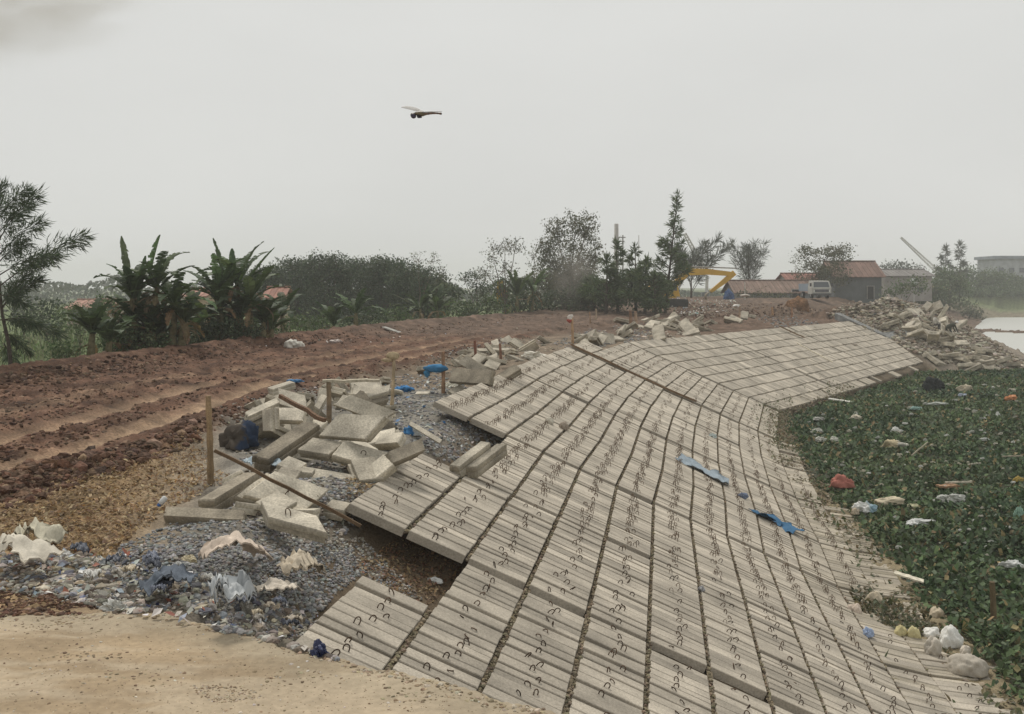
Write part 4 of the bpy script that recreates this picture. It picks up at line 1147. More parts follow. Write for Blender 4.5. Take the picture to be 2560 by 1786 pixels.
# rails laid down the bank
a = g1(536, 1128) + np.array((0, 0, .28)); b = slab_pos(-1, 12.2) + np.array((.0, -.03, .06))
a = W(536, 1126, 12.6)
a = W(536, 1126, 11.5)
plank('wooden_rail', a, W(902, 1315, 11.75), .038, .035, (.13, .085, .05), 'brown wooden rail slanting from the bamboo stake to the corner of the paving', 'rail')
plank('rusty_rail', W(700, 990, 16.0), W(812, 1052, 15.2), .05, .06, (.17, .10, .06), 'rusty rail slanting across the back of the first slab heap', 'rail', mt=M_RUST)
a = slab_pos(-2.5, 39.8) + np.array((0, 0, .05)); b = slab_pos(4.2, 39.8) + np.array((0, 0, .05))
plank('brown_rail', a, b, .16, .07, (.20, .13, .075), 'long brown rail laid down the paving before the bend', 'rail')
plank('pale_lath', W(1992, 858, 61.5), W(2082, 906, 60.6), .2, .05, (.62, .55, .43), 'pale lath lying on the straight far paving', 'lath')
plank('brown_rail', slab_pos(-1.2, 66) + np.array((0, 0, .2)), slab_pos(.8, 66.4) + np.array((0, 0, .12)), .14, .07, (.22, .15, .09), 'short brown rail at the top of the straight paving by the far stakes', 'rail')
# boards at the road edge
plank('grey_board', W(960, 818, g1(975, 828)[1]), W(1000, 832, g1(975, 828)[1] - .3), .5, .05, (.36, .35, .32), 'grey board tilted on the road bank beyond the white sack', 'board')
# bottle
p = g1(398, 1268)
e = thing('plastic_bottle', p, 'white plastic bottle with a blue cap propped on the long grey slab', 'bottle')
mb = MB(); A = W(415, 1243, p[1] + .05); B = W(397, 1264, p[1])
tube(mb, [A, A + (B - A) * .1, A + (B - A) * .6, A + (B - A) * .8, A + (B - A) * .9], [.02, .036, .036, .03, .014], 10, (.62, .63, .62)); obj('body', mb, M_PLASTIC, parent=e, smooth=True)
mb = MB(); tube(mb, [A + (B - A) * .88, A + (B - A) * 1.1], .024, 8, (.03, .12, .36)); obj('cap', mb, M_PLASTIC, parent=e)
# grey strip beside the far paving
mb = MB(); A0 = []
for t in np.linspace(-3.2, 6.8, 26):
    q = slab_pos(t, 79.95); q2 = slab_pos(t, 81.0)
    for w_ in (q, q2): w_[2] = max(w_[2] + .05, float(Hbase(w_[0], w_[1])) + .10)
    A0.append((q, q2))
v = np.array([x for pr in A0 for x in pr]); v = np.vstack([v, v - np.array((0, 0, .5))]); n2 = len(A0) * 2
f = []
for i in range(len(A0) - 1):
    a = 2 * i; f += [(a, a + 1, a + 3, a + 2), (a, a + 2, a + 2 + n2, a + n2), (a + 3, a + 1, a + 1 + n2, a + 3 + n2)]
mb.add(v, f, np.array((.235, .235, .23)) * rng.uniform(.85, 1.15, (len(v), 1)))
tag(obj('concrete_strip', mb, M_DEBRIS), 'grey concrete edging strip running down beside the rubble spur', 'edging', kind='thing')
# soil pile on the far crest
def mound(name, px, py, w, h, col, label, cat, mt, rough=.35):
    p = g1(px, py); mb = MB(); v, f = ICO[4]; v = v.copy()
    k = 1 + rough * fbm(v[:, 0] * 2.2 + px, v[:, 1] * 2.2 + v[:, 2], 4, 9, .6)
    v = v * k[:, None] * np.array((w / 2, w / 2.6, h)); v[:, 2] = np.maximum(v[:, 2], -.3)
    mb.add(v + p, f, np.array(col)[None] * (1 + .5 * fbm(v[:, 0] * 1.3, v[:, 2] * 2, 3, 6))[:, None])
    return tag(obj(name, mb, mt, origin=p), label, cat, kind='thing')
mound('soil_pile', 1994, 772, 2.6, 1.15, (.19, .105, .055), 'reddish brown soil pile on the far crest left of the white truck', 'soil pile', M_ROAD)
mound('tarpaulin_heap', 1822, 748, 1.3, 1.0, (.07, .12, .24), 'blue tarpaulin heap beside the yellow digger arm', 'tarpaulin', M_CLOTH, .5)

# ------------------------------------------------------------------ trees and plants
def base_at(px, Y):
    X = (px - CX) * Y / F
    return np.array([X, Y, float(H(X, Y))])
def dirrot(D):
    n = len(D); D = D / (np.linalg.norm(D, axis=1)[:, None] + 1e-9)
    R_ = rng.normal(size=(n, 3)); B = np.cross(D, R_); B /= np.linalg.norm(B, axis=1)[:, None] + 1e-9
    return np.stack([D, B, np.cross(D, B)], -1)
LEAFC = {'dark': [(.05, .078, .038), (.065, .095, .05), (.04, .06, .032), (.09, .115, .06)],
         'olive': [(.10, .11, .06), (.13, .135, .08), (.08, .09, .05), (.16, .155, .10)],
         'green': [(.075, .115, .045), (.10, .14, .06), (.06, .095, .04), (.13, .16, .08)],
         'grey': [(.10, .115, .09), (.13, .14, .11), (.08, .095, .075)]}
def limb(mb, a, b, r0, r1, col=(.13, .105, .08), wob=.06, n=7):
    a = np.array(a, float); b = np.array(b, float); t = np.linspace(0, 1, 8)
    ln = np.linalg.norm(b - a)
    P = a + (b - a) * t[:, None] + rng.normal(0, wob * ln / 8, (8, 3)) * (t * (1 - t) * 4)[:, None]
    tube(mb, P, r0 + (r1 - r0) * t, n, col, cap=False)
def leaf_tree(name, bpx, Y, blobs, ls, pal, label, cat='tree', group=None, trunk=.14, dens=1.0, by=None, upright=0.0):
    """trunk with limbs, crown of leaf clumps; blobs = (px, py, rx, ry) of the crown's lobes in photo pixels"""
    g = base_at(bpx, Y); S = Y / F
    e = thing(name, g, label, cat, group)
    tb = MB(); cr = MB()
    cen = [W(b_[0], b_[1], Y) for b_ in blobs]
    top = cen[0]
    fork = g + (top - g) * .35
    limb(tb, g - (0, 0, .2), fork, trunk, trunk * .75, n=9)
    ls = ls * .7
    for (b_, c) in zip(blobs, cen):
        limb(tb, fork, c, trunk * .6, trunk * .15)
        rx, ry = b_[2] * S, b_[3] * S
        nc = min(900, max(8, int(26 * dens * (rx * ry) / (ls * ls * 40))))
        d = rng.normal(size=(nc, 3)); d /= np.linalg.norm(d, axis=1)[:, None]
        rad = rng.uniform(.15, 1, nc) ** .45
        C = c + d * rad[:, None] * np.array((rx, rx * .8, ry))
        C[:, 2] = np.maximum(C[:, 2], g[2] + .25)
        for q in C[rng.integers(0, nc, min(9, nc))]:
            limb(tb, c, q, trunk * .22, trunk * .06, n=4)
        m = 16
        P = np.repeat(C, m, 0) + rng.normal(0, ls * 1.35, (nc * m, 3)) * (1, 1, .75)
        l = rng.uniform(.6, 1.35, nc * m) * ls
        cc = np.repeat(mixcols(nc, LEAFC[pal], .28), m, 0) * rng.uniform(.75, 1.25, (nc * m, 1))
        if upright:
            M = dirrot(rng.normal(size=(nc * m, 3)) * .6 + np.array((0, 0, upright)))
        else: M = None
        cards(cr, P, l, l * rng.uniform(.35, .75, nc * m), cc, M=M)
    obj('trunk', tb, M_BARK, parent=e, smooth=True)
    obj('crown', cr, M_LEAF, parent=e)
    return e

def casuarina(name, g, path, branches, label, cat='tree', group=None, r=.09, needle=.34, nw=.035, dens=1.0, pal='dark', droop=.5):
    """feathery tree: path = trunk points, branches = (start, tip) world points"""
    e = thing(name, g, label, cat, group)
    tb = MB(); cr = MB()
    P = np.array(path, float); t = np.linspace(0, 1, 14); k = np.linspace(0, 1, len(P))
    tp = np.stack([np.interp(t, k, P[:, i]) for i in range(3)], -1)
    tube(tb, tp, r * (1.05 - .9 * t), 8, (.075, .062, .05), cap=False)
    for a, b in branches:
        a = np.array(a, float); b = np.array(b, float); ln = np.linalg.norm(b - a)
        u = np.linspace(0, 1, 9)
        Q = a + (b - a) * u[:, None]; Q[:, 2] += np.sin(u * np.pi) * ln * .06
        tube(tb, Q, r * .3 * (1.05 - u), 5, (.075, .062, .05), cap=False)
        m = int(70 * ln * dens / .6)
        s = rng.uniform(.12, 1.02, m) ** .8
        C = np.stack([np.interp(s, u, Q[:, i]) for i in range(3)], -1)
        wd = (.10 + .24 * np.sin(np.clip(s, 0, 1) * np.pi * .92)) * min(ln, 3) * .42
        side = rng.normal(size=(m, 3)); C = C + side * wd[:, None] * .42 * (1, 1, .7)
        D = norm(b - a)[None] * .9 + side * .42 + np.array((0, 0, -droop)) * rng.uniform(.2, 1.2, (m, 1)) + rng.normal(0, .25, (m, 3))
        l = rng.uniform(.6, 1.3, m) * needle
        cards(cr, C + D / (np.linalg.norm(D, axis=1)[:, None]) * l[:, None] * .4, l, np.full(m, nw) * rng.uniform(.7, 1.5, m), mixcols(m, LEAFC[pal], .3), M=dirrot(D))
    obj('trunk', tb, M_BARK, parent=e, smooth=True)
    obj('crown', cr, M_LEAF, parent=e)
    return e
def auto_casuarina(name, bpx, Y, toppx, spread, n, label, group=None, pal='dark', start=.12, needle=.6, nw=.10, dens=.6, up=.35, cone=1.0, r=.16):
    g = base_at(bpx, Y); T = W(*toppx, Y)
    br = []
    for i in range(n):
        t = start + (1 - start) * (i + random.random()) / n
        if t > .985: continue
        a = g + (T - g) * t
        L_ = spread * Y / F * ((1 - t) ** cone * .95 + .08) * random.uniform(.6, 1.2)
        az = random.uniform(0, 2 * math.pi)
        b_ = a + np.array((math.cos(az) * L_, math.sin(az) * L_, L_ * random.uniform(up - .25, up + .3)))
        br.append((a, b_))
    br.append((g + (T - g) * .86, T + np.array((0, 0, .3))))
    return casuarina(name, g, [g - (0, 0, .2), g + (T - g) * .4, T], br, label, 'tree', group, r=r, needle=needle, nw=nw, dens=dens, pal=pal, droop=.25)

def banana_leaf(mb, base, az, el, L_, wd, droop, col, torn=.3, seed=0):
    rr = np.random.default_rng(seed)
    m = 18; t = np.linspace(0, 1, m)
    ang = el - droop * t ** 1.6
    st = L_ / (m - 1)
    hx = np.concatenate([[0], np.cumsum(np.cos(ang[:-1]) * st)]); hz = np.concatenate([[0], np.cumsum(np.sin(ang[:-1]) * st)])
    d = np.array((math.cos(az), math.sin(az), 0)); s = np.array((-math.sin(az), math.cos(az), 0))
    C = base + hx[:, None] * d + np.array((0, 0, 1)) * hz[:, None]
    nrm = -np.sin(ang)[:, None] * d + np.cos(ang)[:, None] * np.array((0, 0, 1))
    prof = np.clip(np.sin(np.clip((t - .10) / .92, 0, 1) * np.pi) ** .55, .03, 1) * wd / 2
    f = []; v = []
    tube(mb, C, np.interp(t, [0, 1], [.035, .008]), 5, np.array(col) * 1.25 + .02, cap=False)
    for sgn in (-1, 1):
        fold = .35
        for i in range(m - 1):
            w0 = prof[i]; w1 = prof[i + 1]
            if rr.uniform() < torn: w1 *= rr.uniform(.45, .9); w0 *= rr.uniform(.75, 1)
            dr = rr.normal(0, .10) - torn * .35
            e0 = C[i] + sgn * s * w0 * math.cos(dr) + nrm[i] * w0 * (fold + dr)
            e1 = C[i + 1] - d * st * .08 + sgn * s * w1 * math.cos(dr) + nrm[i + 1] * w1 * (fold + dr)
            n0 = len(v); v += [C[i], C[i + 1], e1, e0]; f.append((n0, n0 + 1, n0 + 2, n0 + 3) if sgn < 0 else (n0, n0 + 3, n0 + 2, n0 + 1))
    v = np.array(v)
    mb.add(v, f, np.array(col)[None] * np.repeat(rr.uniform(.75, 1.25, (len(v) // 4, 1)), 4, 0))
def banana(bpx, Y, stems, label, group='banana plants beside the road', leafn=11, dead=4, seed=0, special=(), fl=1.0):
    g = base_at(bpx, Y); S = Y / F
    e = thing('banana_plant', g, label, 'banana plant', group)
    st = MB(); lf = MB(); dd = MB(); rr = random.Random(seed)
    for (dx, hpx, L_) in stems:
        b0 = base_at(bpx + dx, Y + rr.uniform(-.5, .5)); hh = hpx * S
        tp = b0 + np.array((rr.uniform(-.15, .15), 0, hh))
        tube(st, [b0 - (0, 0, .2), b0 + (tp - b0) * .5, tp], [.17, .13, .09], 9, (.17, .15, .085), cap=False)
        for i in range(leafn):
            az = 2 * math.pi * i / leafn + rr.uniform(-.3, .3)
            age = i / leafn
            el = rr.uniform(1.0, 1.45) - (rr.random() ** 1.5) * .75
            banana_leaf(lf, tp + np.array((0, 0, -.15 * rr.random())), az, el, L_ * rr.uniform(.8, 1.1), rr.uniform(.42, .58) * fl, rr.uniform(.5, 1.7), shade(1, rr.choice([(.055, .085, .035), (.08, .12, .045), (.045, .07, .03)]), .15)[0], rr.uniform(.15, .6), rr.randrange(9999))
        for i in range(dead):
            az = rr.uniform(0, 6.28)
            banana_leaf(dd, tp - np.array((0, 0, rr.uniform(.1, .4))), az, rr.uniform(-.5, .3), L_ * rr.uniform(.5, .8), .3, rr.uniform(1.2, 1.8), shade(1, (.20, .14, .07), .25)[0], .7, rr.randrange(9999))
    for (px, py, tx, ty, wd, col, torn) in special:      # a leaf from one pixel to another, nearly upright
        a = W(px, py, Y - .3); b_ = W(tx, ty, Y - .3); v = b_ - a
        banana_leaf(lf, a, math.atan2(.15, v[0]) , math.atan2(v[2], abs(v[0]) + .15), np.linalg.norm(v) * 1.02, wd, .12, col, torn, seed + int(px))
    obj('stem', st, M_BARK, parent=e, smooth=True)
    obj('leaves', lf, M_LEAF, parent=e)
    if dead: obj('dead_leaves', dd, M_LEAF, parent=e)
    return e

# the feathery tree at the left edge
Y = 31.0
def wp(px, py, dy=0): return W(px, py, Y + dy)
g = base_at(28, Y)
br = []
for (a, b_) in (((0, 715), (212, 594)), ((-4, 640), (104, 556)), ((-8, 610), (88, 486)), ((-10, 590), (72, 512)), ((-12, 560), (64, 476)),
                ((0, 765), (120, 640)), ((2, 770), (96, 700)), ((6, 800), (152, 838)), ((4, 800), (90, 812)), ((8, 830), (70, 880)), ((-5, 690), (140, 640)), ((-6, 660), (60, 610)),
                ((-2, 740), (60, 760)), ((-2, 700), (-110, 590)), ((-8, 640), (-120, 520)), ((0, 760), (-100, 720)), ((5, 800), (-90, 830)), ((-14, 560), (-70, 470)), ((-14, 560), (6, 462)), ((-16, 530), (-30, 430)), ((2, 780), (60, 690)), ((10, 860), (40, 930))):
    br.append((wp(*a), wp(b_[0], b_[1], random.uniform(-1.2, 1.2))))
casuarina('feathery_tree', g, [g - (0, 0, .2), wp(24, 870), wp(4, 780), wp(-8, 640), wp(-16, 520), wp(-20, 440)], br,
          'tall feathery tree with a thin dark trunk at the left edge', r=.07, needle=.34, nw=.026, dens=1.5)

# banana plants
banana(352, 39.3, [(-22, 150, 1.8), (34, 170, 2.0), (78, 110, 1.8), (-48, 60, 1.5), (10, 70, 1.6), (60, 50, 1.6), (-10, 100, 1.6), (40, 30, 1.5), (100, 60, 1.6), (-30, 25, 1.4)], 'tall ragged banana clump with one broad upright leaf and brown dead leaves', seed=3, dead=8,
       special=((372, 700, 386, 586, .62, (.085, .15, .045), .05), (330, 760, 310, 590, .5, (.085, .11, .05), .8), (345, 770, 352, 640, .4, (.06, .1, .04), .4)))
banana(566, 45.8, [(-30, 130, 2.2), (24, 150, 2.5), (60, 90, 2.1), (-60, 80, 1.9), (0, 50, 1.9), (90, 40, 1.9), (-90, 40, 1.8), (-10, 100, 2.1), (40, 60, 1.9), (-50, 20, 1.6), (110, 20, 1.7)], 'wide fan shaped banana clump with many pointed leaves right of the tall one', seed=8, leafn=10, dead=3,
       special=((590, 740, 672, 614, .42, (.07, .11, .04), .35), (565, 720, 540, 594, .38, (.06, .095, .035), .3), (585, 720, 622, 622, .4, (.07, .105, .04), .6), (580, 730, 578, 622, .36, (.06, .1, .04), .5)))
banana(236, 36.2, [(-10, 70, 1.5), (30, 50, 1.4)], 'low banana plant left of the tall ragged clump', seed=14, dead=2)
banana(455, 42.8, [(-20, 40, 1.6), (30, 60, 1.5)], 'small banana plant between the two big clumps', seed=15, dead=1)
banana(690, 52, [(-30, 40, 1.9), (20, 55, 1.8)], 'low banana plant with arching leaves right of the fan shaped clump', seed=21, dead=1)
banana(850, 62, [(-20, 30, 2.0), (40, 40, 2.0)], 'faint low banana plants in front of the dense wood', seed=24, dead=1)
banana(1062, 78, [(-8, 50, 2.5), (30, 30, 2.2)], 'banana plant with long stiff leaves in front of the right end of the wood', seed=31, dead=2,
       special=((1066, 780, 1130, 708, .5, (.06, .09, .035), .2), (1060, 780, 988, 732, .35, (.12, .13, .08), .3), (1064, 780, 1068, 712, .4, (.06, .1, .04), .2)))
banana(1306, 94, [(-10, 40, 3.0), (24, 55, 3.0)], 'banana plant before the tall pale tree, right of the yellow boom', seed=37, dead=2,
       special=((1320, 790, 1346, 682, .6, (.05, .08, .03), .2), (1330, 780, 1390, 722, .5, (.06, .09, .04), .2)))
banana(1180, 88, [(0, 30, 2.4)], 'low banana plant with one pale leaf left of the yellow boom', seed=41, dead=1)

# the dense wood
for k, (px, top, rx, Y, lb) in enumerate(((668, 662, 66, 112, 'leftmost rounded tree of the dense dark wood, behind the fan shaped bananas'),
                                   (745, 640, 70, 116, 'dark round tree second from the left in the dense wood'),
                                   (820, 630, 66, 110, 'dark tree third from the left in the dense wood'),
                                   (895, 642, 70, 118, 'dark tree in the middle of the dense wood, where it is highest'),
                                   (965, 636, 66, 112, 'dark tree right of the middle of the dense wood'),
                                   (1030, 652, 62, 108, 'dark tree at the right shoulder of the dense wood'),
                                   (1075, 672, 44, 104, 'rightmost tree of the dense wood, thinner at its top'))):
    leaf_tree('broadleaf_tree', px, Y, [(px, (top + 800) / 2 + 6, rx, (800 - top) / 2), (px - 22, top + 45, rx * .7, 42), (px + 24, top + 48, rx * .7, 42), (px + 5, 770, rx * .95, 44)], .36, 'dark', lb, 'tree', 'trees of the dense dark wood', trunk=.22, dens=3.0)
leaf_tree('broadleaf_tree', 1052, 100, [(1046, 650, 20, 22), (1085, 655, 14, 24), (1100, 690, 16, 30)], .22, 'olive', 'thin wispy tree standing above the right end of the dense wood', trunk=.08, dens=.5)
leaf_tree('broadleaf_tree', 1265, 96, [(1262, 620, 46, 30), (1230, 640, 24, 20), (1290, 612, 22, 20), (1255, 680, 42, 34), (1215, 680, 22, 24)], .26, 'olive', 'sparse light crowned tree above the yellow boom', trunk=.12, dens=.6)
leaf_tree('broadleaf_tree', 1195, 104, [(1190, 700, 28, 24), (1160, 695, 22, 14), (1210, 740, 30, 30)], .3, 'dark', 'dark bush left of the sparse light crowned tree', 'bush', trunk=.1, dens=1.6)
leaf_tree('bamboo_clump', 1420, 104, [(1425, 650, 76, 74), (1425, 700, 76, 60), (1390, 575, 30, 36), (1440, 560, 36, 34), (1470, 570, 28, 36), (1420, 720, 70, 62), (1365, 640, 24, 60), (1490, 640, 18, 50)], .3, 'olive', 'tallest bushy clump with smoke in front, left of the pale concrete pole', trunk=.16, dens=1.9, upright=.3)
leaf_tree('broadleaf_tree', 1340, 108, [(1335, 640, 22, 30), (1345, 700, 26, 50)], .28, 'olive', 'slim pale tree close against the left side of the tallest clump', trunk=.1, dens=.6)
# dark feathery trees, leaf palette lightened to put haze into the colour
auto_casuarina('feathery_tree', 1662, 92, (1694, 492), 62, 46, 'tall pointed feathery tree beside the yellow digger arm', 'feathery trees on the crest', needle=.62, nw=.075, dens=.34, up=.5, pal='green')
for bpx, Yv, tp, spr, n, lb in ((1515, 92, (1518, 650), 66, 22, 'dark low feathery tree right of the tallest clump'),
                                (1545, 94, (1541, 612), 46, 24, 'dark pointed feathery tree in front of the pale concrete pole'),
                                (1590, 95, (1588, 622), 52, 20, 'pale feathery tree between the pole and the tall pointed one'),
                                (1612, 90, (1616, 655), 74, 26, 'broad dark feathery bush left of the tall pointed tree'),
                                (1640, 88, (1634, 690), 60, 20, 'low dark feathery bush at the foot of the tall pointed tree'),
                                (1488, 97, (1480, 700), 60, 18, 'low dark bush at the right foot of the tallest clump')):
    auto_casuarina('feathery_tree', bpx, Yv, tp, spr, n, lb, 'feathery trees on the crest', needle=.62, nw=.085, dens=.42, cone=.75, pal='green')
auto_casuarina('feathery_tree', 1872, 150, (1872, 646), 60, 26, 'grey spiky shrub standing alone right of the digger arm', None, pal='grey', needle=1.0, nw=.07, dens=.16, up=1.6, cone=.5)
auto_casuarina('palm', 1728, 140, (1728, 660), 80, 16, 'hazy grey palm behind the elbow of the digger arm', None, pal='grey', needle=1.2, nw=.10, dens=.22, up=1.3, cone=.4)
# behind the crest
leaf_tree('broadleaf_tree', 2050, 146, [(2060, 650, 60, 38), (2110, 632, 26, 22), (2010, 632, 16, 22), (2030, 690, 40, 30), (2085, 690, 40, 36)], .42, 'olive', 'hazy tree with a forked crown behind the red roofed house', trunk=.2, dens=1.9)
leaf_tree('broadleaf_tree', 1990, 158, [(1990, 665, 12, 40)], .3, 'olive', 'slim wisp of a tree left of the forked crown', trunk=.08, dens=.5)
for k, (px, top, rx, Y, pal, lb) in enumerate(((2250, 652, 60, 235, 'grey', 'hazy grey tree behind the grey roofs'),
                                               (2318, 690, 46, 200, 'green', 'first green tree of the river bank, right of the grey roofs'),
                                               (2372, 668, 52, 205, 'green', 'second green tree of the river bank, under the two spiky tops'),
                                               (2432, 664, 54, 268, 'green', 'broad green tree in the middle of the river bank'),
                                               (2496, 668, 52, 270, 'green', 'green tree left of the grey building on the river bank'),
                                               (2556, 690, 50, 272, 'green', 'green tree at the right frame edge on the river bank'))):
    bot = 775 if px > 2300 else 735
    leaf_tree('broadleaf_tree', px, Y, [(px, (top + bot) / 2, rx, (bot - top) / 2), (px - 20, top + 34, rx * .6, 26), (px + 20, top + 36, rx * .6, 26), (px, bot - 16, rx, 22)], .72, pal, lb, 'tree', 'trees on the river bank', trunk=.3, dens=2.2)
for px, tp, lb in ((2362, 622, 'spiky feathery top, left of the pair above the river bank trees'), (2398, 612, 'spiky feathery top, right of the pair above the river bank trees')):
    auto_casuarina('feathery_tree', px, 215, (px + 3, tp), 34, 18, lb, 'spiky tops above the river bank', pal='grey', needle=1.2, nw=.15, dens=.22, cone=.8, start=.45)
for k, (px, cy, rx, ry) in enumerate(((2300, 756, 44, 24), (2350, 750, 46, 30), (2400, 746, 46, 34), (2450, 748, 48, 32), (2505, 744, 48, 34), (2560, 748, 44, 30))):
    leaf_tree('bush', px, 263, [(px, cy, rx, ry), (px + 12, cy - ry * .6, rx * .6, ry * .5)], .8, 'green', 'low green bush in the unbroken fringe along the far river bank', 'bush', 'bushes along the far river bank', trunk=.1, dens=2.0)
leaf_tree('bush', 2262, 146, [(2250, 722, 34, 22), (2290, 716, 36, 26), (2225, 730, 20, 14)], .5, 'green', 'dull green bush in front of the grey roofed house, behind the rubble', 'bush', trunk=.1, dens=1.5)
leaf_tree('bush', 1905, 138, [(1890, 742, 50, 16), (1950, 746, 44, 12)], .42, 'olive', 'low scrub in front of the long shed wall', 'bush', trunk=.06, dens=1.2)
# left field shrubs
for k, (px, Y, cy, rx, ry, pal, lb) in enumerate(((118, 75, 800, 46, 54, 'dark', 'dark rounded bush behind the feathery tree at left'),
                                    (200, 62, 800, 58, 46, 'green', 'pale green bush left of the low banana plant'),
                                    (265, 60, 790, 40, 52, 'green', 'pale green bush right behind the low banana plant'),
                                    (60, 80, 790, 44, 40, 'grey', 'grey green bush at the far left of the field'),
                                    (160, 35, 890, 50, 30, 'green', 'low light bush at the field edge left of the bananas'),
                                    (430, 50, 830, 60, 50, 'dark', 'dark bush filling the gap between the two banana clumps'),
                                    (330, 38.2, 862, 90, 44, 'green', 'leafy bush at the foot of the tall ragged bananas'),
                                    (640, 48.6, 832, 70, 36, 'green', 'leafy bush at the foot of the fan shaped bananas'),
                                    (760, 57, 818, 66, 30, 'green', 'low bush in front of the left half of the dense wood'),
                                    (900, 66, 803, 70, 28, 'dark', 'low dark bush in front of the middle of the dense wood'),
                                    (990, 74, 795, 56, 28, 'green', 'low bush in front of the right half of the dense wood'),
                                    (1140, 84, 778, 66, 30, 'green', 'bright leafy bush right of the stiff leaved banana plant'),
                                    (1225, 88, 770, 40, 30, 'green', 'bright leafy bush just left of the yellow boom'),
                                    (490, 44, 845, 46, 36, 'dark', 'dark bush left behind the fan shaped bananas'),
                                    (420, 41.0, 852, 80, 40, 'dark', 'low dark growth at the road edge under the tall bananas'),
                                    (560, 44.8, 838, 100, 42, 'dark', 'low dark growth at the road edge under the fan shaped bananas'),
                                    (1310, 96, 768, 50, 26, 'dark', 'dark bush behind the banana plant by the yellow boom'),
                                    (1420, 98, 762, 80, 38, 'dark', 'dark undergrowth at the foot of the tallest clump'),
                                    (1275, 99, 738, 52, 44, 'green', 'leafy shrub filling the gap right of the yellow boom'),
                                    (1352, 101, 728, 46, 56, 'olive', 'tall pale shrub against the left foot of the tallest clump'),
                                    (1110, 92, 742, 50, 40, 'dark', 'dark shrub between the dense wood and the sparse light crowned tree'),
                                    (2425, 190, 785, 26, 16, 'olive', 'dry scrub on the near river bank behind the rubble spur'),
                                    (1530, 96, 748, 60, 36, 'dark', 'dark undergrowth between the tallest clump and the pale pole'),
                                    (1610, 94, 742, 66, 40, 'dark', 'dark undergrowth under the tall pointed feathery tree'),
                                    (1470, 99, 735, 44, 46, 'dark', 'dense dark shrub against the right side of the tallest clump'))):
    leaf_tree('bush', px, Y, [(px, cy, rx, ry), (px - rx * .4, cy - ry * .4, rx * .5, ry * .5), (px + rx * .45, cy - ry * .3, rx * .5, ry * .55)], .0042 * Y + .02, pal, lb, 'bush', 'bushes beyond the road', trunk=.05, dens=1.6)
# far off wood along the horizon, one mass
mb = MB()
n = 9000
Y = rng.uniform(240, 330, n); px = rng.uniform(-300, 1900, n)
tp = 4.2 + 3.2 * (fbm(px / 90, Y * 0, 3, 61) + .35) * 1.3
z = 1.9 + rng.uniform(0, 1, n) ** .8 * np.clip(tp, 1.5, 9)
l = rng.uniform(.8, 1.7, n)
cards(mb, np.stack([(px - CX) * Y / F, Y, z], -1), l, l * .7, mixcols(n, LEAFC['grey'], .3))
tag(obj('distant_woods', mb, M_LEAF), 'hazy far off band of woods along the horizon', 'woods', kind='stuff')
# grass tufts along the far road edge
mb = MB()
q = poly_px([(0, 850), (250, 820), (720, 800), (1330, 750), (1330, 785), (1000, 808), (700, 842), (330, 898), (0, 938)], 6000); P = G(q[:, 0], q[:, 1])
sel = P[:, 0] < xfar(P[:, 1]) + .8; P = P[sel]; n = len(P)
l = rng.uniform(.25, .7, n) * np.interp(P[:, 1], [30, 100], [1, 1.8])
P[:, 2] += l * .4
cards(mb, P, l, l * .13, mixcols(n, [(.12, .17, .06), (.16, .2, .09), (.09, .13, .05), (.2, .2, .11)], .3), M=dirrot(rng.normal(0, .4, (n, 3)) + np.array((0, 0, 1))))
tag(obj('grass', mb, M_LEAF), 'tufts of grass and weeds in the field behind the dirt road', 'grass', kind='stuff')

# ------------------------------------------------------------------ buildings
def gable(name, x0, x1, y, dep, zg, ze, zr, wallc, roofc, label, group=None, cat='house', openings=(), hip=0.0):
    e = thing(name, ((x0 + x1) / 2, y + dep / 2, zg), label, cat, group)
    mb = MB(); hexa(mb, [(x0, y, zg - .5), (x1, y, zg - .5), (x1, y + dep, zg - .5), (x0, y + dep, zg - .5)], [(x0, y, ze), (x1, y, ze), (x1, y + dep, ze), (x0, y + dep, ze)], wallc)
    ym = y + dep / 2
    for xx in (x0, x1): mb.add([(xx, y, ze), (xx, y + dep, ze), (xx, ym, zr - .1)], [(0, 1, 2)], wallc)
    obj('wall', mb, M_WALL, parent=e)
    mb = MB(); o = .5; n = max(8, int((x1 - x0 + 2 * o) / .35))
    xs = np.linspace(x0 - o, x1 + o, n + 1)
    for sgn, yo in ((-1, y - o), (1, y + dep + o)):
        zo = ze - (zr - ze) * o / (dep / 2)
        for i in range(n):         # tile courses run up the slope
            up_ = .05 * (i % 2); c = np.array(roofc) * random.uniform(.82, 1.15)
            xa = xs[i]; xb = xs[i + 1]; h0 = hip * (1 if i == 0 else 0)
            hexa(mb, [(xa, yo, zo + up_), (xb, yo, zo + up_), (xb, ym, zr + up_), (xa, ym, zr + up_)], [(xa, yo, zo + up_ + .09), (xb, yo, zo + up_ + .09), (xb, ym, zr + up_ + .09), (xa, ym, zr + up_ + .09)], c)
    roof = obj('roof', mb, M_TILE, parent=e)
    m2 = MB(); tube(m2, [(x0 - o, ym, zr + .12), (x1 + o, ym, zr + .12)], .16, 6, np.array(roofc) * .7); sub('ridge', m2, M_TILE, roof, e)
    for kind, ox, oz, ow, oh in openings:
        m3 = MB(); box(m3, (ox, y - .03, oz), (ow, .1, oh), col=(.05, .05, .05) if kind == 'door' else (.06, .07, .08)); p_ = obj(kind, m3, M_GLASS if kind == 'window' else M_WOOD, parent=e)
        m3 = MB()
        for fx, fz, sx, sz in ((0, oh / 2, ow + .2, .1), (-ow / 2, 0, .1, oh), (ow / 2, 0, .1, oh)): box(m3, (ox + fx, y - .09, oz + fz), (sx, .08, sz), col=(.35, .33, .3))
        sub('frame', m3, M_WALL, p_, e)
    return e
RED = (.18, .115, .093)
def pxx(px, Y): return (px - CX) * Y / F
def pzz(py, Y): return CZ - (py - HY) * Y / F
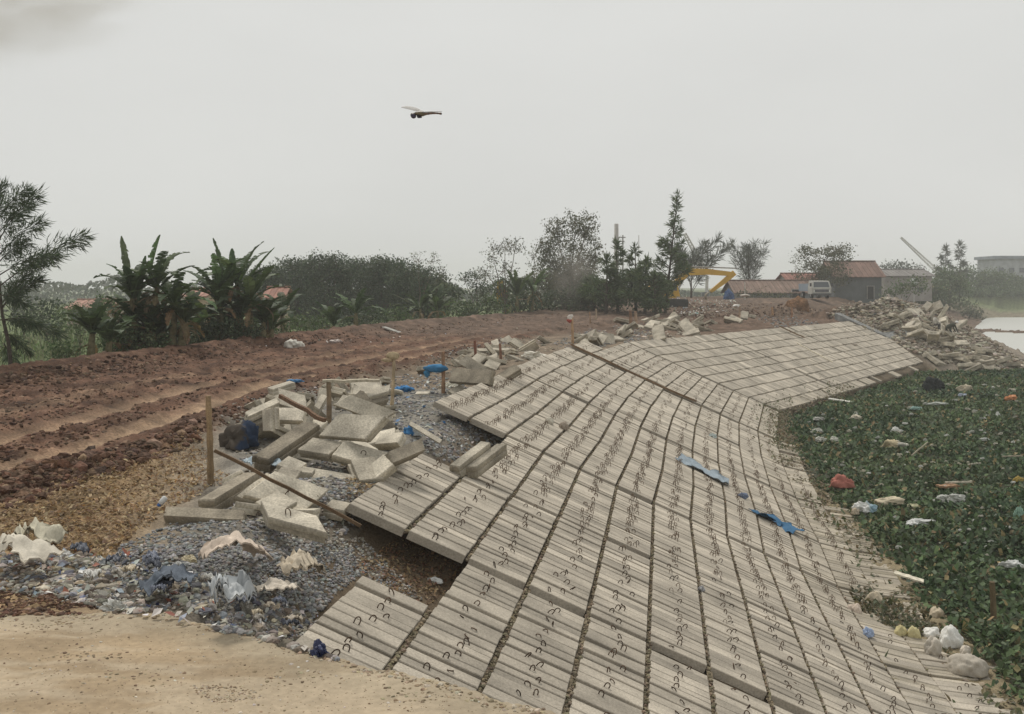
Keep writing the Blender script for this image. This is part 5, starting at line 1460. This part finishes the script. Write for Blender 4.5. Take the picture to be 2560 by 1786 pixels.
Y = 150; gable('house', pxx(2088, Y), pxx(2204, Y), Y, 8, 4.6, pzz(690, Y), pzz(656, Y + 4), (.13, .14, .14), RED, 'house with a tall red tiled roof and dark grey wall on the far crest', 'red roofed houses', openings=(('door', pxx(2176, Y), 5.6, 1.0, 1.9),))
Y = 140; gable('shed', pxx(1842, Y), pxx(2040, Y), Y, 8, 4.6, pzz(731, Y), pzz(704, Y + 4), (.24, .25, .25), (.20, .14, .112), 'long low shed with a faded red roof left of the white truck', 'red roofed houses', cat='shed',
               openings=(('door', pxx(1990, Y), 5.3, 1.2, 1.6),))
Y = 160; gable('house', pxx(1975, Y), pxx(2078, Y), Y, 8, 4.6, pzz(704, Y), pzz(686, Y + 4), (.3, .28, .25), (.24, .115, .09), 'house with a small bright red gable behind the long shed', 'red roofed houses', openings=(('window', pxx(2040, Y), 6.2, 1.0, 1.0),))
Y = 185; gable('house', pxx(2216, Y), pxx(2330, Y), Y, 9, 4.4, pzz(690, Y), pzz(676, Y + 4), (.28, .26, .24), (.20, .185, .175), 'low house with a grey brown roof right of the tall red roof', openings=(('window', pxx(2300, Y), 6.0, 1.2, .9),))
Y = 120; gable('house', pxx(168, Y), pxx(262, Y), Y, 8, 1.9, pzz(772, Y), pzz(752, Y + 4), (.42, .33, .28), (.34, .20, .155), 'pinkish roofed house showing low at the left of the bananas', 'pink roofed houses', openings=(('window', pxx(190, Y), 3.0, 1.0, 1.0),))
Y = 88; gable('house', pxx(466, Y), pxx(506, Y), Y, 6, 1.9, pzz(742, Y), pzz(726, Y + 3), (.48, .36, .27), (.34, .19, .15), 'pinkish house glimpsed between the two banana clumps', 'pink roofed houses', openings=(('window', pxx(480, Y), 4.2, .5, .7),))
Y = 98; gable('house', pxx(668, Y), pxx(702, Y), Y, 4, 1.9, pzz(742, Y), pzz(722, Y + 2), (.40, .32, .25), (.32, .17, .13), 'small red roofed house against the left end of the dense wood', 'pink roofed houses', openings=(('window', pxx(684, Y), 4.0, .5, .7),))
Y = 300
e = thing('apartment_building', (pxx(2530, Y), Y + 6, .9), 'flat roofed grey building rising behind the trees at the right edge', 'building')
mb = MB(); hexa(mb, [(pxx(2490, Y), Y, .5), (pxx(2620, Y), Y, .5), (pxx(2620, Y), Y + 12, .5), (pxx(2490, Y), Y + 12, .5)], [(pxx(2490, Y), Y, pzz(648, Y)), (pxx(2620, Y), Y, pzz(648, Y)), (pxx(2620, Y), Y + 12, pzz(648, Y)), (pxx(2490, Y), Y + 12, pzz(648, Y))], (.34, .35, .37)); obj('wall', mb, M_WALL, parent=e)
mb = MB(); box(mb, (pxx(2555, Y), Y + 6, pzz(644, Y)), (pxx(2626, Y) - pxx(2484, Y), 13.5, .9), col=(.24, .26, .3)); obj('roof', mb, M_WALL, parent=e)
for i in range(4):
    for zz in (676, 700):
        mb = MB(); box(mb, (pxx(2503 + 26 * i, Y), Y - .03, pzz(zz, Y)), (1.5, .12, 1.4), col=(.07, .08, .1)); w_ = obj('window', mb, M_GLASS, parent=e)
        mb = MB(); box(mb, (pxx(2503 + 26 * i, Y), Y - .12, pzz(zz, Y) - .78), (1.8, .2, .12), col=(.4, .4, .4)); sub('sill', mb, M_WALL, w_, e)

# ------------------------------------------------------------------ poles, cranes, sign
def pole(px, top, Y, r0, r1, col, label, arms=(), group='poles on the crest', name='utility_pole'):
    g = base_at(px, Y); e = thing(name, g, label, 'pole', group)
    T = W(px + 0, top, Y); mb = MB(); tube(mb, [g - (0, 0, .3), (g + T) / 2, T], [r0, (r0 + r1) / 2, r1], 10, col); obj('shaft', mb, M_WALL, parent=e, smooth=True)
    for (py, wpx) in arms:
        mb = MB(); z = pzz(py, Y); box(mb, (g[0] - wpx * Y / F * .2, Y - .2, z), (wpx * Y / F, .12, .14), col=np.array(col) * .8); obj('crossarm', mb, M_WALL, parent=e)
    return e
pole(1541, 560, 128, .34, .26, (.40, .38, .35), 'thick pale concrete pole standing above the dark feathery trees')
pole(1557, 588, 140, .13, .10, (.36, .35, .33), 'thin pole with a short crossarm just right of the thick one', arms=((594, 22), (604, 14)))
pole(1597, 588, 150, .09, .05, (.38, .37, .35), 'thin bare pole between the thick one and the tall feathery tree', arms=((618, 8),))
def crane(a, b, Y, wd, label):
    g = base_at(b[0], Y); A = W(a[0], a[1], Y); B = W(b[0], b[1], Y)
    e = thing('crane', g, label, 'crane', 'pale cranes in the haze')
    mb = MB(); d = norm(A - B); s = norm(np.cross(d, (0, 1, 0))); u = np.cross(d, s); n = 16
    for (i, j) in ((-1, -1), (1, -1), (1, 1), (-1, 1)): tube(mb, [B + s * i * wd / 2 + u * j * wd / 2, A + s * i * wd / 5 + u * j * wd / 5], wd * .10, 5, (.52, .50, .47))  # boom colour paled, haze painted into it
    for k in range(n):
        t = k / n; t2 = (k + 1) / n; w0 = wd * (1 - .6 * t) / 2; w1 = wd * (1 - .6 * t2) / 2
        p0 = B + (A - B) * t; p1 = B + (A - B) * t2; sg = 1 if k % 2 else -1
        for q in (-1, 1): tube(mb, [p0 + s * w0 * sg + u * w0 * q, p1 - s * w1 * sg + u * w1 * q], wd * .06, 4, (.52, .50, .47), cap=False)
    obj('boom', mb, M_PAINT, parent=e)
    mb = MB(); base = np.array((B[0] + 1.0, Y, g[2] + 1.5)); box(mb, base, (4.2, 2.6, 2.2), col=(.4, .3, .12)); box(mb, base + np.array((-1.4, 0, 1.5)), (1.3, 1.2, 1.0), col=(.12, .13, .14)); obj('cab', mb, M_PAINT, parent=e)
    mb = MB(); tube(mb, [B, np.array((B[0] - .2, Y, g[2] + 2.2))], wd * .3, 6, (.52, .50, .47)); obj('boom_foot', mb, M_PAINT, parent=e)
    mb = MB()
    for q in (-1.1, 1.1): box(mb, (base[0], Y + q, g[2] + .35), (4.6, .6, .8), col=(.05, .05, .05))
    obj('tracks', mb, M_DARK, parent=e)
crane((1712, 584), (1768, 690), 190, 1.0, 'pale crane boom leaning left behind the tall feathery tree')
crane((2252, 594), (2340, 676), 260, .85, 'pale crane boom leaning left above the grey roofs at right')
g = base_at(2285, 180); e = thing('sign_board', g, 'pale blank board on a post in front of the river bank trees', 'sign')
mb = MB(); tube(mb, [g, W(2285, 712, 180)], .08, 6, (.4, .4, .38)); obj('post', mb, M_WALL, parent=e)
mb = MB(); q = W(2285, 704, 179.8); box(mb, q, (1.15, .08, 1.0), col=(.6, .62, .6)); obj('panel', mb, M_PAINT, parent=e)
mb = MB(); box(mb, q + np.array((0, .06, .52)), (1.25, .1, .08), col=(.4, .4, .4)); obj('frame', mb, M_PAINT, parent=e)

# ------------------------------------------------------------------ machines
YEL = (.55, .33, .05)
def beam(mb, pts, wd, hts, col=YEL):
    """box-section arm through points in an XZ plane"""
    pts = np.array(pts, float); t = np.gradient(pts, axis=0); t /= np.linalg.norm(t, axis=1)[:, None]
    s = np.cross(t, (0, 1, 0)); s /= np.linalg.norm(s, axis=1)[:, None]; yv = np.array((0, wd / 2, 0))
    v = []
    for p_, s_, h_ in zip(pts, s, hts): v += [p_ - s_ * h_ / 2 - yv, p_ + s_ * h_ / 2 - yv, p_ + s_ * h_ / 2 + yv, p_ - s_ * h_ / 2 + yv]
    f = [(0, 1, 2, 3), tuple(len(v) - 4 + k for k in (3, 2, 1, 0))]
    for i in range(len(pts) - 1):
        for j in range(4): j2 = (j + 1) % 4; f.append((4 * i + j, 4 * i + 4 + j, 4 * i + 4 + j2, 4 * i + j2))
    mb.add(np.array(v), f, col)
def digger(g, face, boom, stick, label, cabc=(.08, .09, .1)):
    """g base point, face +1/-1 = the way the arm reaches"""
    e = thing('excavator', g, label, 'excavator', 'yellow excavators')
    x, y, z = g
    for q in (-1.15, 1.15):
        mb = MB(); n = 20; a = np.linspace(0, 2 * np.pi, n, endpoint=False)
        px_ = np.clip(np.cos(a) * 2.2, -1.75, 1.75) + .35 * np.cos(a); pz_ = .42 + .42 * np.clip(np.sin(a) * 1.6, -1, 1)
        v = np.array([(x + i, y + q + s_, z + k) for s_ in (-.28, .28) for i, k in zip(px_, pz_)])
        f = [(i, (i + 1) % n, n + (i + 1) % n, n + i) for i in range(n)]
        v = np.vstack([v, (x, y + q - .28, z + .42), (x, y + q + .28, z + .42)])
        f += [((i + 1) % n, i, 2 * n) for i in range(n)] + [(n + i, n + (i + 1) % n, 2 * n + 1) for i in range(n)]
        mb.add(v, f, (.05, .048, .045)); obj('track', mb, M_DARK, parent=e)
    mb = MB(); beam(mb, [(x - face * 2.0, y, z + 1.5), (x - face * 1.6, y, z + 1.6), (x + face * .9, y, z + 1.5)], 2.4, [.9, 1.2, 1.1]); obj('body', mb, M_PAINT, parent=e)
    mb = MB(); hexa(mb, [(x + face * .0, y - 1.2, z + 1.1), (x + face * 1.3, y - 1.2, z + 1.1), (x + face * 1.3, y - .2, z + 1.1), (x + face * .0, y - .2, z + 1.1)], [(x + face * .1, y - 1.15, z + 2.7), (x + face * .95, y - 1.15, z + 2.7), (x + face * .95, y - .25, z + 2.7), (x + face * .1, y - .25, z + 2.7)], YEL)
    cb = obj('cab', mb, M_PAINT, parent=e)
    mb = MB(); hexa(mb, [(x + face * .12, y - 1.22, z + 1.7), (x + face * 1.0, y - 1.22, z + 1.7), (x + face * 1.0, y - 1.18, z + 1.7), (x + face * .12, y - 1.18, z + 1.7)], [(x + face * .2, y - 1.18, z + 2.55), (x + face * .85, y - 1.18, z + 2.55), (x + face * .85, y - 1.14, z + 2.55), (x + face * .2, y - 1.14, z + 2.55)], cabc); sub('window', mb, M_GLASS, cb, e)
    mb = MB(); m = len(boom); beam(mb, boom, .5, np.interp(np.linspace(0, 1, m), [0, .45, 1], [.5, .8, .42])); obj('boom', mb, M_PAINT, parent=e)
    mb = MB(); beam(mb, stick, .38, [.55, .5, .3]); obj('stick', mb, M_PAINT, parent=e)
    B = np.array(boom, float); S_ = np.array(stick, float)
    mb = MB(); k = m // 2; o = np.array((0, 0, .55)); tube(mb, [B[k] + o, S_[0] + (S_[0] - S_[1]) * .25 + o * .4], .07, 6, (.30, .29, .27)); tube(mb, [B[0] + np.array((face * .6, .3, -.3)), B[k] + np.array((0, .3, -.2))], .08, 6, (.30, .29, .27)); obj('hydraulic_cylinder', mb, M_DARK, parent=e)
    tip = S_[-1]; mb = MB(); n = 9; a = np.linspace(-.3, 2.2, n)
    v = np.array([(tip[0] - face * (.55 * np.sin(i)), tip[1] + s_, tip[2] - .5 + .5 * np.cos(i)) for s_ in (-.5, .5) for i in a]); v2 = v.copy(); v2[:, 0] += face * .06
    f = [(i, i + 1, n + i + 1, n + i) for i in range(n - 1)]; mb.add(np.vstack([v, v2]), f + [tuple(2 * n + np.array(q)[::-1]) for q in f] + [(i + 1, i, 2 * n + i, 2 * n + i + 1) for i in range(n - 1)] + [(n + i, n + i + 1, 3 * n + i + 1, 3 * n + i) for i in range(n - 1)], (.2, .17, .12)); obj('bucket', mb, M_DARK, parent=e)
    return e
Y = 105.0
g = base_at(1664, Y)
w_ = lambda a, b_: W(a, b_, Y)
digger(g, 1, [w_(1676, 728), w_(1695, 704), w_(1718, 680), w_(1770, 680), w_(1834, 686)], [w_(1836, 682), w_(1810, 704), w_(1776, 730)], 'yellow excavator with its bent arm reaching right above the crest')
Y = 100.0
g = base_at(1286, Y + 1)
x = pxx(1256, Y)
digger(g, -1, [W(1272, 782, Y), W(1266, 755, Y), W(1258, 735, Y), W(1254, 716, Y), W(1250, 704, Y)], [W(1250, 704, Y), W(1247, 735, Y), W(1246, 764, Y)], 'yellow excavator with its arm folded upright behind the road at centre')
# white truck
Y = 122.0; g = base_at(2054, Y); x, y, z = g
z = max(z, pzz(747, Y))
e = thing('truck', (x, y, z), 'small white truck with its cab facing us beside the red roofed house', 'truck')
mb = MB(); v = [(-1.15, 0, .55), (1.15, 0, .55), (1.15, 1.7, .55), (-1.15, 1.7, .55), (-1.15, -.05, 1.25), (1.15, -.05, 1.25), (1.15, 1.7, 1.25), (-1.15, 1.7, 1.25), (-1.0, .35, 2.1), (1.0, .35, 2.1), (1.02, 1.7, 2.15), (-1.02, 1.7, 2.15)]
f = [(3, 2, 1, 0), (0, 1, 5, 4), (1, 2, 6, 5), (2, 3, 7, 6), (3, 0, 4, 7), (4, 5, 9, 8), (5, 6, 10, 9), (6, 7, 11, 10), (7, 4, 8, 11), (8, 9, 10, 11)]
mb.add(np.array(v) + (x, y, z), f, (.44, .43, .39)); cab_ = obj('cab', mb, M_PAINT, parent=e)
mb = MB(); hexa(mb, np.array([(-.95, -.02, 1.35), (.95, -.02, 1.35), (.95, .02, 1.35), (-.95, .02, 1.35)]) + (x, y, z), np.array([(-.85, .27, 1.98), (.85, .27, 1.98), (.85, .31, 1.98), (-.85, .31, 1.98)]) + (x, y, z), (.08, .09, .1)); sub('windshield', mb, M_GLASS, cab_, e)
mb = MB(); box(mb, (x, y - .08, z + .95), (1.7, .06, .3), col=(.12, .12, .13)); obj('grille', mb, M_DARK, parent=e)
for s_ in (-.85, .85):
    mb = MB(); tube(mb, [(x + s_, y - .1, z + .9), (x + s_, y + .02, z + .9)], .13, 10, (.7, .7, .66)); obj('headlight', mb, M_GLASS, parent=e)
    mb = MB(); box(mb, (x + s_ * 1.5, y + .1, z + 1.65), (.2, .1, .4), col=(.06, .06, .06)); obj('mirror', mb, M_DARK, parent=e)
    for yy in (.9, 4.4):
        mb = MB(); tube(mb, [(x + s_ * 1.1 - .13, y + yy, z + .42), (x + s_ * 1.1 + .13, y + yy, z + .42)], .42, 16, (.03, .03, .03)); wh = obj('wheel', mb, M_DARK, parent=e)
        mb = MB(); tube(mb, [(x + s_ * 1.1 - .14, y + yy, z + .42), (x + s_ * 1.1 + .14, y + yy, z + .42)], .2, 12, (.3, .3, .3)); sub('rim', mb, M_PAINT, wh, e)
mb = MB(); box(mb, (x, y - .1, z + .5), (2.2, .15, .25), col=(.1, .1, .1)); obj('bumper', mb, M_DARK, parent=e)
mb = MB()
for c_, s_ in (((0, 3.8, .95), (2.2, 4.0, .15)), ((-1.08, 3.8, 1.4), (.06, 4.0, .8)), ((1.08, 3.8, 1.4), (.06, 4.0, .8)), ((0, 1.85, 1.4), (2.2, .06, .8)), ((0, 5.8, 1.4), (2.2, .06, .8))): box(mb, np.array(c_) + (x, y, z), s_, col=(.25, .3, .36))
obj('cargo_bed', mb, M_PAINT, parent=e)

# ------------------------------------------------------------------ people on the spur
def person(g, joints, edges, rad, skin, label, clothes, hat=None):
    """one continuous skinned body; joints relative to g; the skin shows only at head and hands"""
    me = bpy.data.meshes.new('person'); me.from_pydata([tuple(j) for j in joints], edges, [])
    o = bpy.data.objects.new('person', me); COL.objects.link(o); o.location = tuple(g)
    m = o.modifiers.new('skin', 'SKIN'); m.use_smooth_shade = True
    for i, r_ in enumerate(rad): me.skin_vertices[0].data[i].radius = (r_, r_); me.skin_vertices[0].data[i].use_root = (i == 0)
    s = o.modifiers.new('sub', 'SUBSURF'); s.levels = 1; s.render_levels = 1
    dg = bpy.context.evaluated_depsgraph_get(); ev = o.evaluated_get(dg)
    m2 = bpy.data.meshes.new_from_object(ev); o.modifiers.clear(); o.data = m2
    co = np.zeros(len(m2.vertices) * 3); m2.vertices.foreach_get('co', co); co = co.reshape(-1, 3)
    head = np.array(joints[-1]) if hat is None else np.array(joints[hat[0]])
    cc = np.array([clothes(c) for c in co])
    hd = np.linalg.norm(co - head, axis=1) < .17; cc[hd] = skin
    a = m2.color_attributes.new('col', 'FLOAT_COLOR', 'POINT'); a.data.foreach_set('color', np.concatenate([cc, np.ones((len(cc), 1))], 1).ravel())
    m2.materials.clear(); m2.materials.append(M_CLOTH)
    tag(o, label, 'person', kind='thing')
    if hat:
        i, shape, col = hat; mb = MB(); h = np.array(joints[i]) + np.array(g)
        if shape == 'cap':
            v, f = ICO[3]; v = v * (.145, .155, .12); v = v[:, :]; mb.add(v + h + (0, 0, .055), f, col)
        else:
            n = 20; an = np.linspace(0, 2 * np.pi, n, endpoint=False)
            v = np.vstack([np.stack([.17 * np.cos(an), .17 * np.sin(an), np.full(n, .02)], -1), (0, 0, .14)]); mb.add(v + h, [(k, (k + 1) % n, n) for k in range(n)], col)
        me2 = mb.mesh('hat', tuple(g), True); me2.materials.append(M_CLOTH); ho = bpy.data.objects.new('hat' if shape == 'cap' else 'hair', me2); COL.objects.link(ho); ho.parent = o
    return o
# stooping worker, hips high, back bent to the right, arms hanging to the blocks
g = W(2370, 812, 79.5); g[2] = min(g[2], float(H(g[0], g[1])) + .35)
J = [(0, 0, .82), (.22, 0, 1.0), (.42, -.02, 1.10), (.52, -.03, 1.13), (.66, -.05, 1.16),
     (-.10, .12, .80), (-.04, .10, .44), (-.12, .12, .05), (.02, .08, .02),
     (.08, -.13, .78), (.20, -.12, .42), (.12, -.14, .04), (.28, -.16, .02),
     (.42, .19, 1.04), (.52, .20, .76), (.62, .14, .52), (.66, .12, .44),
     (.42, -.22, 1.02), (.54, -.24, .74), (.64, -.18, .5), (.68, -.16, .42)]
E = [(0, 1), (1, 2), (2, 3), (3, 4), (0, 5), (5, 6), (6, 7), (7, 8), (0, 9), (9, 10), (10, 11), (11, 12), (2, 13), (13, 14), (14, 15), (15, 16), (2, 17), (17, 18), (18, 19), (19, 20)]
Rr = [.16, .16, .15, .07, .11, .11, .075, .05, .045, .11, .075, .05, .045, .07, .052, .04, .035, .07, .052, .04, .035]
person(g, J, E, Rr, (.24, .15, .10), 'stooping worker in dark olive clothes and a white hat on the rubble spur',
       lambda c: (.06, .06, .045) if c[2] > .62 else (.045, .045, .05), hat=(4, 'cap', (.66, .65, .62)))
g = W(2336, 806, 80.3); g[2] = min(g[2], float(H(g[0], g[1])) + .45)
J = [(0, 0, .42), (.02, -.02, .66), (.05, -.03, .90), (.07, -.03, 1.0), (.10, -.04, 1.13),
     (.10, .12, .42), (.38, .14, .46), (.36, .12, .08), (.46, .12, .03),
     (.10, -.14, .42), (.38, -.16, .46), (.36, -.15, .08), (.46, -.15, .03),
     (.05, .20, .84), (.18, .24, .62), (.36, .18, .56), (.44, .16, .55),
     (.05, -.22, .84), (.18, -.26, .62), (.36, -.20, .56), (.44, -.18, .55)]
person(g, J, E, Rr, (.26, .17, .12), 'crouching worker in a pale shirt with dark hair beside the stooping one',
       lambda c: (.50, .47, .42) if c[2] > .5 else (.09, .085, .08), hat=(4, 'hair', (.02, .018, .016)))

# ------------------------------------------------------------------ dragonfly in the air close by
Yd = 1.4; S = Yd / F
def dp(px, py, dy=0): return np.array([(px - CX) * S, Yd + dy, CZ - (py - HY) * S])
o0 = dp(1050, 288)
e = thing('dragonfly', o0, 'brown dragonfly hovering in the empty grey sky, head to the left', 'dragonfly')
mb = MB()
tube(mb, [dp(1034, 286.5), dp(1039, 285), dp(1046, 284.5), dp(1052, 285.5), dp(1058, 286.5), dp(1062, 286)], np.array([2.6, 4.4, 5.6, 6.2, 5.0, 3.6]) * S, 12, (.09, .065, .03)); obj('thorax', mb, M_BODY, parent=e, smooth=True)
mb = MB(); t = np.linspace(0, 1, 13)
C = np.stack([dp(1060 + 44.5 * k, 286 - 3.2 * math.sin(k * 2.2) + 1.6 * k * k) for k in t]); rd = (3.7 - 1.9 * t ** .6 + .8 * np.exp(-((t - .95) / .08) ** 2) + .35 * (np.arange(13) % 2)) * S
tube(mb, C, rd, 10, (.10, .05, .03)); cc = mb.c[-1]; cc[:] = np.vstack([np.repeat(np.where((np.arange(13) % 3 == 0)[:, None], (.03, .022, .018), (.12, .06, .032)), 10, 0), (.03, .02, .02), (.03, .02, .02)]); obj('abdomen', mb, M_BODY, parent=e, smooth=True)
mb = MB(); v, f = ICO[3]; mb.add(v * np.array((6.2, 6.2, 5.6)) * S + dp(1032, 288), f, (.10, .075, .035)); hd = obj('head', mb, M_BODY, parent=e, smooth=True)
for dy in (-.0026, .0026):
    mb = MB(); mb.add(v * np.array((6.6, 5.4, 5.6)) * S + dp(1033.5, 290.5, dy), f, (.02, .014, .03)); sub('eye', mb, M_BODY, hd, e, smooth=True)
mb = MB()
for k, (a, b_) in enumerate((((1044, 289), (1049, 294)), ((1047, 290), (1052, 294)), ((1051, 290), (1054, 293)))):
    for dy in (-.002, .002): tube(mb, [dp(*a, dy), dp((a[0] + b_[0]) / 2 - 3, b_[1] - 1, dy * 1.6), dp(*b_, dy * 1.3), dp(b_[0] - 5, b_[1] + .5, dy)], [1.7 * S, 1.5 * S, 1.2 * S, .8 * S], 5, (.02, .015, .02))
obj('legs', mb, M_BODY, parent=e, smooth=True)
def wing(root, tip, chord, dy, label=None):
    mb = MB(); m = 14; t = np.linspace(0, 1, m); A = dp(*root, 0); B = dp(*tip, dy)
    ax = norm(B - A); ch = norm(np.cross(ax, np.cross((1.0, 0, .15), ax))) if False else norm(np.array((1.0, 0, .12)) - ax * ax[0])
    ln = np.linalg.norm(B - A); w = chord * S * np.clip(np.sin(np.clip(.12 + t * .86, 0, 1) * np.pi) ** .5, .12, 1)
    lead = A + (B - A) * t[:, None]; trail = lead + ch * w[:, None] + np.array((0, 0, -.0006)) * np.sin(t * 3)[:, None]
    mid = (lead + trail) / 2 + np.array((0, 0, .0004))
    vv = np.stack([lead, mid, trail], 1).reshape(-1, 3); ff = []
    for i in range(m - 1):
        for j in range(2): q = 3 * i + j; ff.append((q, q + 1, q + 4, q + 3))
    lo = vv - np.array((0, 0, .00012)); mb.add(np.vstack([vv, lo]), ff + [tuple(np.array(q)[::-1] + 3 * m) for q in ff], (.4, .38, .34))
    return obj('wing', mb, M_WING, parent=e, smooth=True)
wing((1047, 280.5), (1001, 266), 15, .010); wing((1052, 281), (1026, 266), 14, .026)
wing((1052, 281), (1075, 271), 15, .026); wing((1056, 282), (1104, 277), 11, .008)

# ------------------------------------------------------------------ smoke and the hazy air
def volume(name, den, col, aniso=0.0):
    m = bpy.data.materials.new(name); m.use_nodes = True; t = m.node_tree; t.nodes.clear()
    o_ = t.nodes.new('ShaderNodeOutputMaterial'); v = t.nodes.new('ShaderNodeVolumePrincipled')
    v.inputs['Density'].default_value = den; v.inputs['Color'].default_value = (*col, 1); v.inputs['Anisotropy'].default_value = aniso
    t.links.new(v.outputs[0], o_.inputs['Volume']); return m
def puff(px, py, rx, ry, dep, Y, den, col, label, tilt=0.0):
    """a soft cloud: density fades from the middle of the lump to its rim and is broken by noise"""
    S_ = Y / F
    m = bpy.data.materials.new('smoke'); m.use_nodes = True; t = m.node_tree; t.nodes.clear(); N = t.nodes; L = t.links
    o_ = N.new('ShaderNodeOutputMaterial'); v = N.new('ShaderNodeVolumePrincipled'); v.inputs['Color'].default_value = (*col, 1)
    tc = N.new('ShaderNodeTexCoord'); ln = N.new('ShaderNodeVectorMath'); ln.operation = 'LENGTH'; L.new(tc.outputs['Object'], ln.inputs[0])
    mr = N.new('ShaderNodeMapRange'); mr.interpolation_type = 'SMOOTHSTEP'; mr.inputs['From Min'].default_value = 1.0; mr.inputs['From Max'].default_value = .15
    L.new(ln.outputs['Value'], mr.inputs['Value'])
    nz = N.new('ShaderNodeTexNoise'); nz.inputs['Scale'].default_value = 2.2; nz.inputs['Detail'].default_value = 3; L.new(tc.outputs['Object'], nz.inputs['Vector'])
    m2 = N.new('ShaderNodeMapRange'); m2.inputs['From Min'].default_value = .38; m2.inputs['From Max'].default_value = .68; m2.inputs['To Max'].default_value = den; L.new(nz.outputs['Fac'], m2.inputs['Value'])
    mu = N.new('ShaderNodeMath'); mu.operation = 'MULTIPLY'; L.new(mr.outputs[0], mu.inputs[0]); L.new(m2.outputs[0], mu.inputs[1]); L.new(mu.outputs[0], v.inputs['Density']); L.new(v.outputs[0], o_.inputs['Volume'])
    mb = MB(); vv, f = ICO[3]; mb.add(vv * 1.02, f)
    o = obj('smoke', mb, m, smooth=True); o.location = tuple(W(px, py, Y)); o.scale = (rx * S_, dep, ry * S_); o.rotation_euler = (0, tilt, 0)
    return tag(o, label, 'smoke', kind='stuff')
puff(1432, 690, 85, 110, 4.0, 97, .20, (.56, .52, .47), 'thin brown smoke drifting in front of the tallest clump of trees')
puff(40, 20, 420, 130, 9.0, 62, .20, (.60, .55, .48), 'brownish smoke drifting across the upper left corner of the sky', RAD(-12))
mb = MB(); hexa(mb, [(-900, -6, -2.5), (1000, -6, -2.5), (1000, 1000, -2.5), (-900, 1000, -2.5)], [(-900, -6, 28), (1000, -6, 28), (1000, 1000, 28), (-900, 1000, 28)])
tag(obj('haze', mb, volume('haze', .0008, (.93, .94, .93))), 'pale haze filling the air', 'haze', kind='stuff')
